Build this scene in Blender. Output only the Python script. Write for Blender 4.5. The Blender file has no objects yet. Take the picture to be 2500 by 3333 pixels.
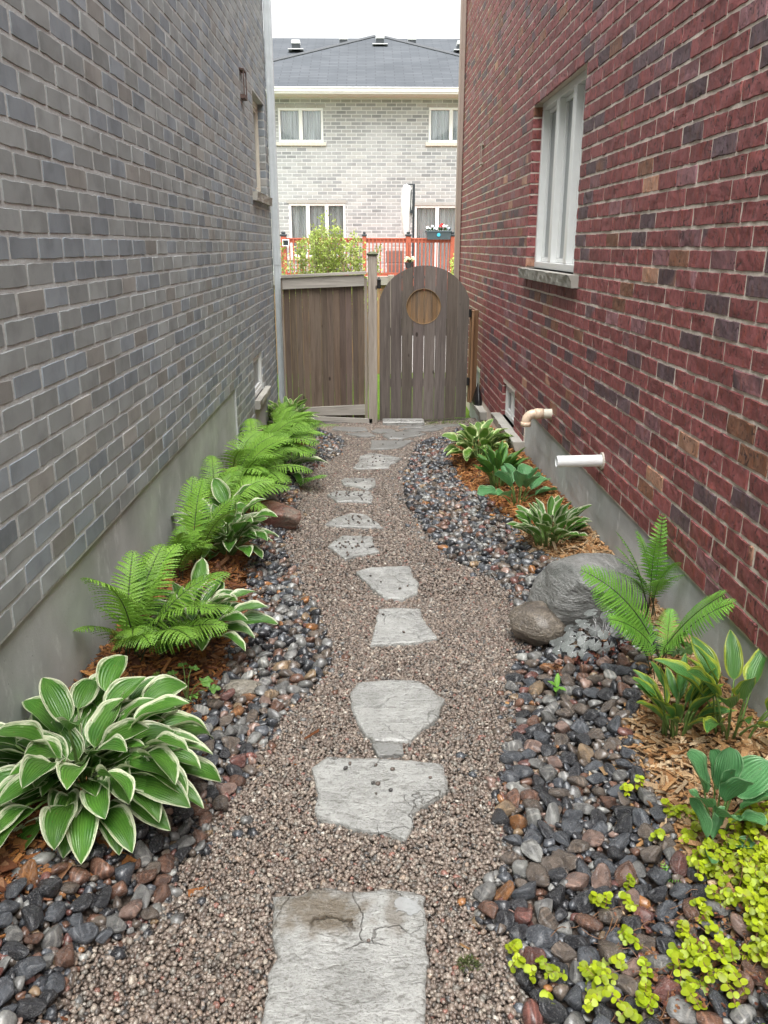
import bpy, bmesh, math, random
import numpy as np
from mathutils import Vector, Matrix
rng = np.random.default_rng(11)
random.seed(11)
sc = bpy.context.scene
COL = sc.collection
PI = math.pi

# ------------------------------------------------------------------ camera, sky, sun, exposure
cam = bpy.data.cameras.new("camera")
cam_o = bpy.data.objects.new("camera", cam)
COL.objects.link(cam_o)
sc.camera = cam_o
cam.sensor_fit = 'VERTICAL'
cam.sensor_height = 24.0
cam.lens = 19.08
cam.clip_start = 0.05
cam.clip_end = 2000
cam_o.location = (0, 0, 1.6)
cam_o.rotation_euler = (math.radians(90 - 18.13), 0, math.radians(-1.13))

SUN_EL, SUN_AZ = math.radians(70), math.radians(182)     # high, behind the camera, behind cloud
world = bpy.data.worlds.new("World")
sc.world = world
world.use_nodes = True
wt = world.node_tree
wt.nodes.clear()
sky = wt.nodes.new('ShaderNodeTexSky')
sky.sky_type = 'NISHITA'
sky.sun_disc = False
sky.sun_elevation = SUN_EL
sky.sun_rotation = SUN_AZ
sky.dust_density = 4.0
sky.air_density = 1.0
bw = wt.nodes.new('ShaderNodeRGBToBW')
tint = wt.nodes.new('ShaderNodeMix'); tint.data_type = 'RGBA'; tint.inputs[0].default_value = 0.93
cloud = wt.nodes.new('ShaderNodeMix'); cloud.data_type = 'RGBA'; cloud.blend_type = 'MULTIPLY'; cloud.inputs[0].default_value = 1.0
cloud.inputs[7].default_value = (1.0, 1.0, 0.985, 1)
bgn = wt.nodes.new('ShaderNodeBackground'); bgn.inputs[1].default_value = 0.15
won = wt.nodes.new('ShaderNodeOutputWorld')
wt.links.new(sky.outputs[0], bw.inputs[0])
wt.links.new(bw.outputs[0], cloud.inputs[6])
wt.links.new(sky.outputs[0], tint.inputs[6])
wt.links.new(cloud.outputs[2], tint.inputs[7])
wt.links.new(tint.outputs[2], bgn.inputs[0])
wt.links.new(bgn.outputs[0], won.inputs[0])

sun = bpy.data.lights.new("sun", 'SUN')
sun.energy = 1.5
sun.angle = math.radians(60)
sun.color = (1.0, 0.995, 0.98)
sun_o = bpy.data.objects.new("sun", sun)
COL.objects.link(sun_o)
sd = Vector((math.sin(SUN_AZ) * math.cos(SUN_EL), math.cos(SUN_AZ) * math.cos(SUN_EL), math.sin(SUN_EL)))
sun_o.rotation_euler = sd.to_track_quat('Z', 'Y').to_euler()

sc.view_settings.view_transform = 'Standard'
sc.view_settings.look = 'None'
sc.view_settings.gamma = 1
sc.view_settings.exposure = 1.75
sc.render.engine = 'CYCLES'
sc.cycles.max_bounces = 8
sc.cycles.diffuse_bounces = 5
sc.cycles.glossy_bounces = 3
sc.cycles.transparent_max_bounces = 8
sc.cycles.use_denoising = True

# ------------------------------------------------------------------ node helper
class NT:
    def __init__(self, name):
        self.m = bpy.data.materials.new(name)
        self.m.use_nodes = True
        self.t = self.m.node_tree
        self.t.nodes.clear()
        self.out = self.t.nodes.new('ShaderNodeOutputMaterial')
    def n(self, typ, ins=None, **props):
        nd = self.t.nodes.new('ShaderNode' + typ)
        for k, v in props.items():
            setattr(nd, k, v)
        for k, v in (ins or {}).items():
            self.set(nd.inputs[k], v)
        return nd
    def set(self, sock, v):
        if isinstance(v, bpy.types.NodeSocket):
            self.t.links.new(v, sock)
        elif isinstance(v, bpy.types.Node):
            self.t.links.new(v.outputs[0], sock)
        else:
            if isinstance(v, (tuple, list)) and len(v) == 3 and sock.type == 'RGBA':
                v = (*v, 1)
            sock.default_value = v
    def mix(self, a, b, fac, blend='MIX'):
        nd = self.n('Mix', data_type='RGBA', blend_type=blend)
        self.set(nd.inputs[0], fac); self.set(nd.inputs[6], a); self.set(nd.inputs[7], b)
        return nd.outputs[2]
    def math(self, op, a, b=0.0, clamp=False):
        nd = self.n('Math', operation=op, use_clamp=clamp)
        self.set(nd.inputs[0], a); self.set(nd.inputs[1], b)
        return nd.outputs[0]
    def ramp(self, v, lo, hi, a=0.0, b=1.0):
        nd = self.n('MapRange'); nd.clamp = True
        self.set(nd.inputs[0], v)
        for i, x in ((1, lo), (2, hi), (3, a), (4, b)):
            self.set(nd.inputs[i], x)
        return nd.outputs[0]
    def pos(self, scale=(1, 1, 1), kind='Object', rot=(0, 0, 0)):
        tc = self.n('TexCoord')
        mp = self.n('Mapping', {0: tc.outputs[kind], 3: scale, 2: rot})
        return mp.outputs[0]
    def noise(self, vec, scale, detail=4, rough=0.55, dist=0.0):
        return self.n('TexNoise', {'Vector': vec, 'Scale': scale, 'Detail': detail, 'Roughness': rough, 'Distortion': dist}).outputs[0]
    def bump(self, h, strength=0.5, dist=0.01, normal=None):
        nd = self.n('Bump', {'Height': h, 'Strength': strength, 'Distance': dist})
        if normal is not None:
            self.set(nd.inputs['Normal'], normal)
        return nd.outputs[0]
    def principled(self, color, rough=0.6, normal=None, spec=0.5, metal=0.0, **kw):
        p = self.n('BsdfPrincipled')
        self.set(p.inputs['Base Color'], color)
        self.set(p.inputs['Roughness'], rough)
        self.set(p.inputs['Specular IOR Level'], spec)
        self.set(p.inputs['Metallic'], metal)
        if normal is not None:
            self.set(p.inputs['Normal'], normal)
        for k, v in kw.items():
            self.set(p.inputs[k], v)
        return p
    def done(self, shader):
        self.t.links.new(shader.outputs[0], self.out.inputs[0])
        return self.m
    def attr(self, name='Col'):
        return self.n('Attribute', attribute_name=name, attribute_type='GEOMETRY').outputs[0]

def simple(name, color, rough=0.6, var=0.12, scale=30, bump=0.0, spec=0.5, metal=0.0, stretch=(1, 1, 1)):
    t = NT(name)
    p = t.pos(stretch)
    nz = t.noise(p, scale, 5)
    dark = tuple(c * (1 - var) for c in color); light = tuple(min(1, c * (1 + var)) for c in color)
    c = t.mix(dark, light, t.ramp(nz, 0.3, 0.7))
    nm = t.bump(nz, bump, 0.005) if bump else None
    return t.done(t.principled(c, rough, nm, spec, metal))

# ------------------------------------------------------------------ mesh helper
class MB:
    def __init__(self):
        self.v, self.f, self.c, self.uv, self.n = [], [], [], [], 0
    def add(self, V, F, col=None, uv=None):
        V = np.asarray(V, dtype=np.float32).reshape(-1, 3)
        if isinstance(F, np.ndarray) and F.ndim == 2:
            Fs = [F]
        else:
            Fs = [np.asarray(x, dtype=np.int64) for x in F]
        for x in Fs:
            if x.ndim == 1:
                x = x.reshape(1, -1)
            self.f.append(x + self.n)
        k = len(V)
        if col is None:
            col = (1, 1, 1)
        col = np.asarray(col, dtype=np.float32)
        if col.ndim == 1:
            col = np.tile(col, (k, 1))
        self.c.append(col)
        self.uv.append(np.zeros((k, 2), np.float32) if uv is None else np.asarray(uv, np.float32))
        self.v.append(V)
        self.n += k
    def box(self, lo, hi, col=None, bev=0.0):
        lo = np.array(lo, float); hi = np.array(hi, float)
        self.obox((lo + hi) / 2, np.eye(3), (hi - lo) / 2, col, bev)
    def obox(self, c, M, h, col=None, bev=0.0):
        h = np.abs(np.array(h, float)); M = np.asarray(M, float)
        if bev <= 0:
            s = np.array([[x, y, z] for x in (-1, 1) for y in (-1, 1) for z in (-1, 1)], float)
            self.add((s * h) @ M.T + c, np.array([[0, 1, 3, 2], [4, 6, 7, 5], [0, 4, 5, 1], [2, 3, 7, 6], [0, 2, 6, 4], [1, 5, 7, 3]]), col)
            return
        b = min(bev, 0.45 * h.min())
        V = (BOXV[0] * h + BOXV[1] * b)
        self.add(V @ M.T + c, BOXF, col)
    def tube(self, pts, rad, seg=8, col=None, caps=True):
        pts = np.asarray(pts, float); n = len(pts)
        rad = np.full(n, rad) if np.isscalar(rad) else np.asarray(rad, float)
        T = np.gradient(pts, axis=0); T /= np.linalg.norm(T, axis=1)[:, None] + 1e-12
        ref = np.array([0, 0, 1.0]) if abs(T[0][2]) < 0.9 else np.array([1.0, 0, 0])
        A = np.cross(ref, T[0]); A /= np.linalg.norm(A)
        V = []
        a = np.linspace(0, 2 * PI, seg, endpoint=False)
        for i in range(n):
            A = A - T[i] * (A @ T[i]); A /= np.linalg.norm(A) + 1e-12
            B = np.cross(T[i], A)
            V.append(pts[i] + rad[i] * (np.cos(a)[:, None] * A + np.sin(a)[:, None] * B))
        V = np.concatenate(V)
        i = np.arange(n - 1)[:, None] * seg; j = np.arange(seg)[None, :]; k = (j + 1) % seg
        F = np.stack([(i + j), (i + k), (i + k + seg), (i + j + seg)], -1).reshape(-1, 4)
        Fs = [F]
        if caps:
            Fs += [np.arange(seg)[::-1].reshape(1, -1), ((n - 1) * seg + np.arange(seg)).reshape(1, -1)]
        self.add(V, Fs, col)
    def grid(self, V, nu, nv, col=None, uv=None):
        i, j = np.meshgrid(np.arange(nu - 1), np.arange(nv - 1), indexing='ij')
        a = (i * nv + j).ravel()
        self.add(V, np.stack([a, a + nv, a + nv + 1, a + 1], -1), col, uv)
    def build(self, name, mat, parent=None, smooth=False, color=True, recalc=False, uv=False):
        me = bpy.data.meshes.new(name)
        V = np.concatenate(self.v)
        me.vertices.add(len(V)); me.vertices.foreach_set('co', V.ravel())
        loops = np.concatenate([f.ravel() for f in self.f]).astype(np.int32)
        lens = np.concatenate([np.full(len(f), f.shape[1]) for f in self.f])
        starts = np.concatenate([[0], np.cumsum(lens)[:-1]]).astype(np.int32)
        me.loops.add(len(loops)); me.loops.foreach_set('vertex_index', loops)
        me.polygons.add(len(lens)); me.polygons.foreach_set('loop_start', starts)
        me.polygons.foreach_set('use_smooth', np.full(len(lens), bool(smooth)))
        me.update(calc_edges=True)
        if color:
            at = me.color_attributes.new('Col', 'FLOAT_COLOR', 'POINT')
            c = np.concatenate(self.c); c4 = np.ones((len(c), 4), np.float32); c4[:, :3] = c
            at.data.foreach_set('color', c4.ravel())
        if uv:
            u = me.uv_layers.new(name='UVMap')
            u.data.foreach_set('uv', np.concatenate(self.uv)[loops].ravel())
        if recalc:
            bm = bmesh.new(); bm.from_mesh(me); bmesh.ops.recalc_face_normals(bm, faces=bm.faces); bm.to_mesh(me); bm.free()
        me.materials.append(mat)
        o = bpy.data.objects.new(name, me)
        COL.objects.link(o)
        if parent is not None:
            o.parent = parent
            o.matrix_parent_inverse = Matrix.Translation(-Vector(parent.location))
        return o

def _boxtmpl():
    V, B, idx = [], [], {}
    for sx in (-1, 1):
        for sy in (-1, 1):
            for sz in (-1, 1):
                s = np.array([sx, sy, sz], float)
                for a in range(3):
                    o = -s.copy(); o[a] = 0
                    idx[(sx, sy, sz, a)] = len(V); V.append(s); B.append(o)
    F4, F3 = [], []
    for a in range(3):
        b, c = [x for x in range(3) if x != a]
        for s in (-1, 1):
            q = []
            for t1, t2 in ((-1, -1), (1, -1), (1, 1), (-1, 1)):
                k = [0, 0, 0]; k[a] = s; k[b] = t1; k[c] = t2
                q.append(idx[(*k, a)])
            F4.append(q)
        for t1 in (-1, 1):
            for t2 in (-1, 1):
                k0 = [0, 0, 0]; k0[b] = t1; k0[c] = t2; k0[a] = -1
                k1 = list(k0); k1[a] = 1
                F4.append([idx[(*k0, b)], idx[(*k1, b)], idx[(*k1, c)], idx[(*k0, c)]])
    for sx in (-1, 1):
        for sy in (-1, 1):
            for sz in (-1, 1):
                F3.append([idx[(sx, sy, sz, 0)], idx[(sx, sy, sz, 1)], idx[(sx, sy, sz, 2)]])
    return (np.array(V), np.array(B)), [np.array(F4), np.array(F3)]
BOXV, BOXF = _boxtmpl()

def snoise(P, freq, seed=0, octv=3):
    r = np.random.default_rng(seed)
    P = np.asarray(P, float); out = np.zeros(len(P)); amp = 1.0
    for o in range(octv):
        for k in range(4):
            d = r.normal(size=3); d /= np.linalg.norm(d)
            e = r.normal(size=3); e /= np.linalg.norm(e)
            out += amp * 0.35 * np.sin(P @ d * freq + r.uniform(0, 7) + 1.3 * np.sin(P @ e * freq * 0.7 + r.uniform(0, 7)))
        freq *= 2.1; amp *= 0.5
    return out

def ico(sub):
    bm = bmesh.new(); bmesh.ops.create_icosphere(bm, subdivisions=sub, radius=1)
    V = np.array([v.co[:] for v in bm.verts]); bm.verts.index_update()
    F = np.array([[v.index for v in f.verts] for f in bm.faces]); bm.free()
    return V, F

def tag(o, label=None, cat=None, group=None, kind=None):
    if label: o['label'] = label
    if cat: o['category'] = cat
    if group: o['group'] = group
    if kind: o['kind'] = kind
    return o

def thing(name, loc, label, cat, group=None):
    o = bpy.data.objects.new(name, None)
    o.empty_display_size = 0.1
    COL.objects.link(o); o.location = loc
    return tag(o, label, cat, group)

def sstep(t):
    t = np.clip(t, 0, 1)
    return t * t * (3 - 2 * t)

# ------------------------------------------------------------------ the lie of the land
WL, WR = -1.02, 1.26          # faces of the two side walls
def gz(x, y):
    x = np.asarray(x, float); y = np.asarray(y, float)
    c = 0.03 - 0.031 * np.clip(y, -5, 9.3) - .055 * sstep((y - 8.3) / .6)
    fade = 1 - 0.9 * sstep((y - 6.8) / 1.8)
    return c + (0.19 * sstep((-x - 0.42) / 0.55) + 0.17 * sstep((x - 0.62) / 0.6)) * fade

LO = np.array([(-.645, -2), (-.648, 1.275), (-.66, 1.456), (-.591, 1.531), (-.564, 1.569), (-.526, 1.617), (-.524, 1.731), (-.519, 1.819), (-.445, 1.89), (-.473, 2.007), (-.437, 2.077), (-.43, 2.166), (-.377, 2.264), (-.385, 2.384), (-.343, 2.498), (-.307, 2.638), (-.264, 2.741), (-.167, 2.943), (-.157, 3.156), (-.208, 3.375), (-.23, 3.585), (-.351, 3.858), (-.419, 4.234), (-.52, 4.55), (-.50, 5.0), (-.52, 5.7), (-.51, 6.228), (-.418, 6.724), (-.25, 7.085), (-.22, 7.595), (-.30, 7.941), (-.453, 8.184), (-.65, 8.554), (-.8, 9.3)])
LI = np.array([(-.95, -2), (-.93, 1.45), (-.85, 1.6), (-.80, 1.8), (-.694, 2.076), (-.628, 2.559), (-.577, 2.885), (-.594, 3.168), (-.597, 3.601), (-.634, 3.951), (-.70, 4.57), (-.72, 6.4), (-.6, 7.0), (-.57, 7.38), (-.66, 7.76), (-.72, 8.39), (-.95, 9.3)])
RI = np.array([(.32, -2), (.314, 1.302), (.324, 1.416), (.351, 1.478), (.344, 1.568), (.262, 1.59), (.259, 1.662), (.301, 1.75), (.368, 1.817), (.397, 1.915), (.364, 2.005), (.438, 2.248), (.481, 2.466), (.548, 2.657), (.533, 2.778), (.597, 2.99), (.65, 3.194), (.72, 3.659), (.735, 3.785), (.659, 3.995), (.444, 4.332), (.346, 4.855), (.269, 5.388), (.273, 6.252), (.355, 6.793), (.486, 7.624), (.753, 7.871), (.95, 8.2), (1.2, 8.6)])
RO = np.array([(1.3, -2), (1.2, 1.35), (.98, 1.42), (.90, 1.55), (.846, 1.757), (.856, 1.91), (.858, 2.05), (.866, 2.161), (.874, 2.302), (.891, 2.434), (.964, 2.521), (1.05, 2.70), (1.16, 2.85), (1.16, 3.1), (1.018, 3.871), (.957, 4.083), (.885, 4.367), (.887, 4.768), (.825, 5.449), (.714, 5.904), (.703, 6.872), (.752, 7.171), (.95, 7.757), (1.2, 8.4)])
def xlo(y): return np.interp(y, LO[:, 1], LO[:, 0])
def xli(y): return np.interp(y, LI[:, 1], LI[:, 0])
def xri(y): return np.interp(y, RI[:, 1], RI[:, 0])
def xro(y): return np.interp(y, RO[:, 1], RO[:, 0])

# ------------------------------------------------------------------ materials
def mat_grey_brick():
    t = NT('grey_brick'); c = t.attr(); p = t.pos()
    n1 = t.noise(p, 9, 5); n2 = t.noise(t.pos((1, 1, .35)), 55, 5); n3 = t.noise(p, 240, 3)
    c = t.mix(c, t.mix(c, (.55, .55, .55), 1.0, 'MULTIPLY'), t.ramp(n1, .48, .72, 0, .55))
    c = t.mix(c, (.30, .305, .30), t.ramp(n2, .56, .74, 0, .5))
    c = t.mix(c, (.07, .065, .06), t.ramp(n3, .66, .76, 0, .6))
    h = t.math('ADD', t.math('MULTIPLY', n2, .6), t.math('MULTIPLY', n3, .4))
    return t.done(t.principled(c, .72, t.bump(h, .35, .004), .35))
def mat_red_brick():
    t = NT('red_brick'); c = t.attr(); p = t.pos()
    n1 = t.noise(t.pos((1, 1, .45)), 26, 5, .6, .7)
    n2 = t.noise(t.pos((1, 1, .55)), 52, 4, .55, 1.6)
    n3 = t.noise(p, 260, 3)
    n4 = t.noise(t.pos((1, 1, .4)), 34, 4, .6, .5)
    c = t.mix(c, t.mix(c, (1.35, 1.5, 1.55), 1.0, 'MULTIPLY'), t.ramp(n1, .5, .68, 0, .8))
    c = t.mix(c, t.mix(c, (1.15, .95, .75), 1.0, 'MULTIPLY'), t.ramp(n4, .52, .66, 0, .8))
    pit = t.math('MULTIPLY', t.ramp(n2, .43, .36), t.ramp(t.noise(p, 6, 3), .36, .62, .25, .95))
    c = t.mix(c, (.05, .026, .03), pit)
    c = t.mix(c, (.34, .20, .18), t.ramp(n3, .60, .76, 0, .3))
    h = t.math('SUBTRACT', t.math('ADD', t.math('MULTIPLY', n4, .5), t.math('MULTIPLY', n3, .15)), t.math('MULTIPLY', pit, .8))
    return t.done(t.principled(c, .6, t.bump(h, 1.0, .010), .35))
def mat_far_brick():
    t = NT('pale_brick'); c = t.attr(); p = t.pos()
    n1 = t.noise(p, 1.1, 4); n2 = t.noise(p, 12, 5)
    c = t.mix(c, (.44, .45, .45), t.ramp(n1, .46, .68, 0, .55))
    c = t.mix(c, (.20, .20, .20), t.ramp(n2, .55, .75, 0, .3))
    return t.done(t.principled(c, .8, None, .3))
def mat_concrete(name, base, pit=1.0):
    t = NT(name); p = t.pos()
    n1 = t.noise(p, 2.2, 6); n2 = t.noise(t.pos((1, 1, .5)), 14, 6, .6); n3 = t.noise(p, 160, 4)
    v = t.n('TexVoronoi', {'Vector': p, 'Scale': 38, 'Randomness': 1.0}).outputs[0]
    pits = t.ramp(v, .0, .14, 1, 0); gate_ = t.ramp(t.noise(p, 7, 3), .5, .62)
    pits = t.math('MULTIPLY', pits, gate_)
    dk = tuple(x * .72 for x in base); lt = tuple(min(1, x * 1.22) for x in base)
    c = t.mix(dk, lt, t.ramp(n1, .32, .68))
    c = t.mix(c, tuple(min(1, x * 1.5) for x in base), t.ramp(n2, .58, .72, 0, .55))
    c = t.mix(c, tuple(x * .45 for x in base), t.math('MULTIPLY', pits, .6 * pit))
    c = t.mix(c, tuple(x * .8 for x in base), t.ramp(n3, .5, .7, 0, .5))
    h = t.math('SUBTRACT', t.math('ADD', t.math('MULTIPLY', n2, .6), t.math('MULTIPLY', n3, .25)), t.math('MULTIPLY', pits, 1.2 * pit))
    return t.done(t.principled(c, .7, t.bump(h, .6, .006), .35))
def mat_wood(name, a, b, knot=(.03, .02, .015), axis='Z', rough=.62):
    t = NT(name); c = t.attr()
    st = {'Z': (1, 1, .05), 'X': (.05, 1, 1)}[axis]
    n1 = t.noise(t.pos(st), 55, 6, .65, .4); n2 = t.noise(t.pos({'Z': (1, 1, .12), 'X': (.12, 1, 1)}[axis]), 9, 4)
    base = t.mix(a, b, t.ramp(n2, .35, .65))
    base = t.mix(base, tuple(x * .45 for x in a), t.ramp(n1, .52, .76, 0, .85))
    base = t.mix(base, tuple(min(1, x * 1.55) for x in b), t.ramp(n1, .46, .3, 0, .5))
    v = t.n('TexVoronoi', {'Vector': t.pos({'Z': (1, .01, .55), 'X': (.55, .01, 1)}[axis]), 'Scale': 5.5}).outputs[0]
    base = t.mix(base, knot, t.ramp(v, .06, .1, .85, 0))
    base = t.mix(base, c, 1.0, 'MULTIPLY')
    return t.done(t.principled(base, rough, t.bump(n1, .5, .004), .35))
def stone_mat(name, src, wet=.19):
    t = NT(name)
    if src == 'object':
        oi = t.n('ObjectInfo'); c = oi.outputs['Color']
        off = t.n('Combine' + 'XYZ', {0: t.math('MULTIPLY', oi.outputs['Random'], 37.0), 1: t.math('MULTIPLY', oi.outputs['Random'], 91.0), 2: 0.0})
        tc = t.n('TexCoord'); p = t.n('VectorMath', {0: tc.outputs['Object'], 1: off.outputs[0]}, operation='ADD').outputs[0]
        s = 1.0
    else:
        c = t.attr(); p = t.pos(); s = 28.0
    n1 = t.noise(p, 1.3 * s, 4); n2 = t.noise(p, 9 * s, 4, .6)
    w = t.n('TexWave', {'Vector': p, 'Scale': .75 * s, 'Distortion': 5.0, 'Detail': 5.0, 'Detail Scale': 1.0}).outputs[0]
    g = t.ramp(t.noise(p, .35 * s, 2), .56, .64)
    c2 = t.mix(c, t.mix(c, (.42, .42, .44), 1.0, 'MULTIPLY'), t.ramp(n1, .42, .62, 0, .85))
    c2 = t.mix(c2, t.mix(c, (2.3, 2.2, 2.1), 1.0, 'MULTIPLY'), t.math('MULTIPLY', t.math('MULTIPLY', t.ramp(w, .55, .95), g), .42))
    c2 = t.mix(c2, (.40, .38, .36), t.ramp(n2, .56, .70, 0, .42))
    c2 = t.mix(c2, (.012, .012, .014), t.ramp(n2, .40, .28, 0, .5))
    r = t.ramp(n1, .3, .7, wet - .08, wet + .16)
    return t.done(t.principled(c2, r, t.bump(n2, .5, .05 if src == 'object' else .002), .5, **{'Coat Weight': .26, 'Coat Roughness': .16}))
def mat_gravel():
    t = NT('pea_gravel'); c = t.attr(); p = t.pos()
    n = t.noise(p, 220, 3); n2 = t.noise(p, 700, 2)
    c = t.mix(c, t.mix(c, (.5, .47, .45), 1.0, 'MULTIPLY'), t.ramp(n, .45, .65, 0, .7))
    c = t.mix(c, (.40, .36, .33), t.ramp(n2, .6, .75, 0, .4))
    return t.done(t.principled(c, .42, None, .45, **{'Coat Weight': .25, 'Coat Roughness': .15}))
def mat_gravel_bed():
    t = NT('gravel_bed'); p = t.pos()
    v = t.n('TexVoronoi', {'Vector': p, 'Scale': 75.0})
    c = t.mix((.07, .055, .045), (.20, .155, .125), t.ramp(v.outputs[0], .1, .6, 1, 0))
    return t.done(t.principled(c, .6, t.bump(v.outputs[0], .8, .008), .3))
def mat_flag(name, stain=False, tone=1.0, wet=.15):
    t = NT(name); p = t.pos()
    n1 = t.noise(p, 6, 6, .6); n2 = t.noise(t.pos((.8, 1.6, 1), rot=(0, 0, .6)), 42, 6, .62, .5); n3 = t.noise(p, 150, 4)
    c = t.mix((.285 * tone, .286 * tone, .27 * tone), (.43 * tone, .43 * tone, .41 * tone), t.ramp(n1, .34, .66))
    c = t.mix(c, (.13, .125, .11), t.ramp(n2, .47, .33, 0, .8))
    c = t.mix(c, (.47 * tone, .465 * tone, .44 * tone), t.ramp(n3, .56, .72, 0, .45))
    c = t.mix(c, (.14, .13, .11), t.ramp(n3, .44, .34, 0, .65))
    vc = t.n('TexVoronoi', {'Vector': t.mix(p, t.n('TexNoise', {'Vector': p, 'Scale': 11.0, 'Detail': 4.0}).outputs[1], .08), 'Scale': 6.5}, feature='DISTANCE_TO_EDGE').outputs[0]
    crk = t.math('MULTIPLY', t.ramp(vc, 0, .011, 1, 0), t.ramp(t.noise(p, 4, 2), .5, .58))
    c = t.mix(c, (.10, .09, .075), t.math('MULTIPLY', crk, .55))
    r = t.ramp(n1, .35, .65, wet, wet + .24)
    h = t.math('SUBTRACT', t.math('ADD', t.math('MULTIPLY', n2, 1.0), t.math('MULTIPLY', n3, .35)), t.math('MULTIPLY', crk, .6))
    if stain:
        tc = t.n('TexCoord')
        def blob(cx, cy, rx, ry):
            mp = t.n('Mapping', {0: tc.outputs['Object'], 1: (-cx / rx, -cy / ry, 0), 3: (1 / rx, 1 / ry, 0)})
            ln = t.n('VectorMath', {0: mp.outputs[0]}, operation='LENGTH').outputs['Value']
            return t.math('ADD', ln, t.math('MULTIPLY', t.math('SUBTRACT', t.noise(p, 26, 5), .5), 1.5))
        s1 = t.ramp(blob(-.125, 1.635, .13, .085), .5, 1.1, .8, 0)
        c = t.mix(c, (.12, .088, .05), s1)
        s2 = t.ramp(blob(.06, 1.63, .035, .09), .5, 1.0, .55, 0)
        c = t.mix(c, (.13, .10, .065), s2)
        pd = t.ramp(blob(.095, 1.655, .040, .045), .66, .74, 1, 0)
        arc = t.math('MULTIPLY', t.ramp(t.math('ABSOLUTE', t.math('SUBTRACT', blob(-.10, 1.575, .055, .05), .95)), .02, .16, 1, 0), t.ramp(blob(-.095, 1.61, .06, .05), .7, 1.2, 1, 0))
        c = t.mix(c, (.085, .06, .035), t.math('MULTIPLY', arc, .85))
        c = t.mix(c, (.33, .34, .34), t.math('MULTIPLY', pd, .7))  # puddle's sky reflection put into its base colour as a pale grey
        r = t.mix(r, (.04, .04, .04), pd)
        h = t.mix(t.math('SUBTRACT', h, arc), (.45, .45, .45), pd)
    return t.done(t.principled(c, r, t.bump(h, 1.0, .010), .5, **{'Coat Weight': .35, 'Coat Roughness': .12}))
def mat_leaf(name, green, green2, edge=None, width=.74, rough=.36, trans=.22, ribs=11):
    t = NT(name); tc = t.n('TexCoord'); sp = t.n('SeparateXYZ', {0: tc.outputs['UV']})
    u = t.math('ABSOLUTE', t.math('SUBTRACT', t.math('MULTIPLY', sp.outputs[0], 2.0), 1.0)); v = sp.outputs[1]
    cl = t.attr()
    n = t.noise(t.pos((1, 1, 1)), 14, 4)
    n2 = t.n('TexNoise', {'Vector': t.n('CombineXYZ', {0: t.math('MULTIPLY', sp.outputs[0], 26.0), 1: t.math('MULTIPLY', v, 5.0), 2: t.math('MULTIPLY', n, 4.0)}).outputs[0], 'Scale': 1.0, 'Detail': 3.0}).outputs[0]
    c = t.mix(green, green2, t.ramp(n, .35, .65))
    c = t.mix(c, green2, t.ramp(u, .25, .0, 0, .5))
    rib = t.math('SINE', t.math('MULTIPLY', t.math('POWER', u, .8), ribs * PI))
    c = t.mix(c, tuple(x * .62 for x in green), t.ramp(rib, .2, 1.0, 0, .35))
    if edge:
        e = t.math('ADD', u, t.math('MULTIPLY', t.math('SUBTRACT', n2, .5), .62))
        e = t.math('ADD', e, t.math('MULTIPLY', t.math('SUBTRACT', n, .5), .30))
        e = t.math('ADD', e, t.ramp(v, .84, 1.0, 0, .30))
        pale = tuple(a * .45 + b * .55 for a, b in zip(green2, edge))
        c = t.mix(c, pale, t.ramp(e, width - .10, width - .06, 0, .75))
        c = t.mix(c, edge, t.ramp(e, width, width + .05))
    c = t.mix(c, (.20, .13, .05), t.ramp(t.noise(t.pos(), 75, 2), .70, .76, 0, .6))
    c = t.mix(c, cl, 1.0, 'MULTIPLY')
    b = t.bump(rib, .35, .004)
    p = t.principled(c, rough, b, .5)
    tr = t.n('BsdfTranslucent', {0: t.mix(c, (1.0, 1.0, .55), .25, 'MULTIPLY'), 'Normal': b})
    return t.done(t.n('MixShader', {0: trans, 1: p.outputs[0], 2: tr.outputs[0]}))
def mat_frond(name, a, b, rough=.5, trans=.28):
    t = NT(name); cl = t.attr()
    n = t.noise(t.pos(), 16, 4)
    c = t.mix(t.mix(a, b, t.ramp(n, .35, .65)), cl, 1.0, 'MULTIPLY')
    p = t.principled(c, rough, None, .4)
    tr = t.n('BsdfTranslucent', {0: c})
    return t.done(t.n('MixShader', {0: trans, 1: p.outputs[0], 2: tr.outputs[0]}))
def mat_col(name, rough=.6, var=.4, scale=120, spec=.4, trans=0.0):
    t = NT(name); c = t.attr(); n = t.noise(t.pos(), scale, 4)
    c = t.mix(c, t.mix(c, (1 - var,) * 3, 1.0, 'MULTIPLY'), t.ramp(n, .4, .65))
    p = t.principled(c, rough, t.bump(n, .3, .002), spec)
    if trans:
        tr = t.n('BsdfTranslucent', {0: c})
        return t.done(t.n('MixShader', {0: trans, 1: p.outputs[0], 2: tr.outputs[0]}))
    return t.done(p)
def mat_glass(name, tint=(.03, .035, .04)):
    t = NT(name)
    return t.done(t.principled(tint, .04, None, .7))
def mat_roof():
    t = NT('asphalt_shingle'); p = t.pos()
    br = t.n('TexBrick', {'Vector': t.pos((1, 1, 0)), 'Color1': (.075, .083, .094, 1), 'Color2': (.100, .108, .120, 1), 'Mortar': (.05, .055, .063, 1), 'Scale': 1.0, 'Mortar Size': .012, 'Brick Width': .5, 'Row Height': .13, 'Bias': -.2})
    c = t.mix(br.outputs[0], (.11, .115, .125), t.ramp(t.noise(p, 60, 4), .5, .75, 0, .5))
    c = t.mix(c, (.04, .045, .052), t.ramp(t.noise(p, .8, 4), .45, .7, 0, .4))
    return t.done(t.principled(c, .8, None, .3))
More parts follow.
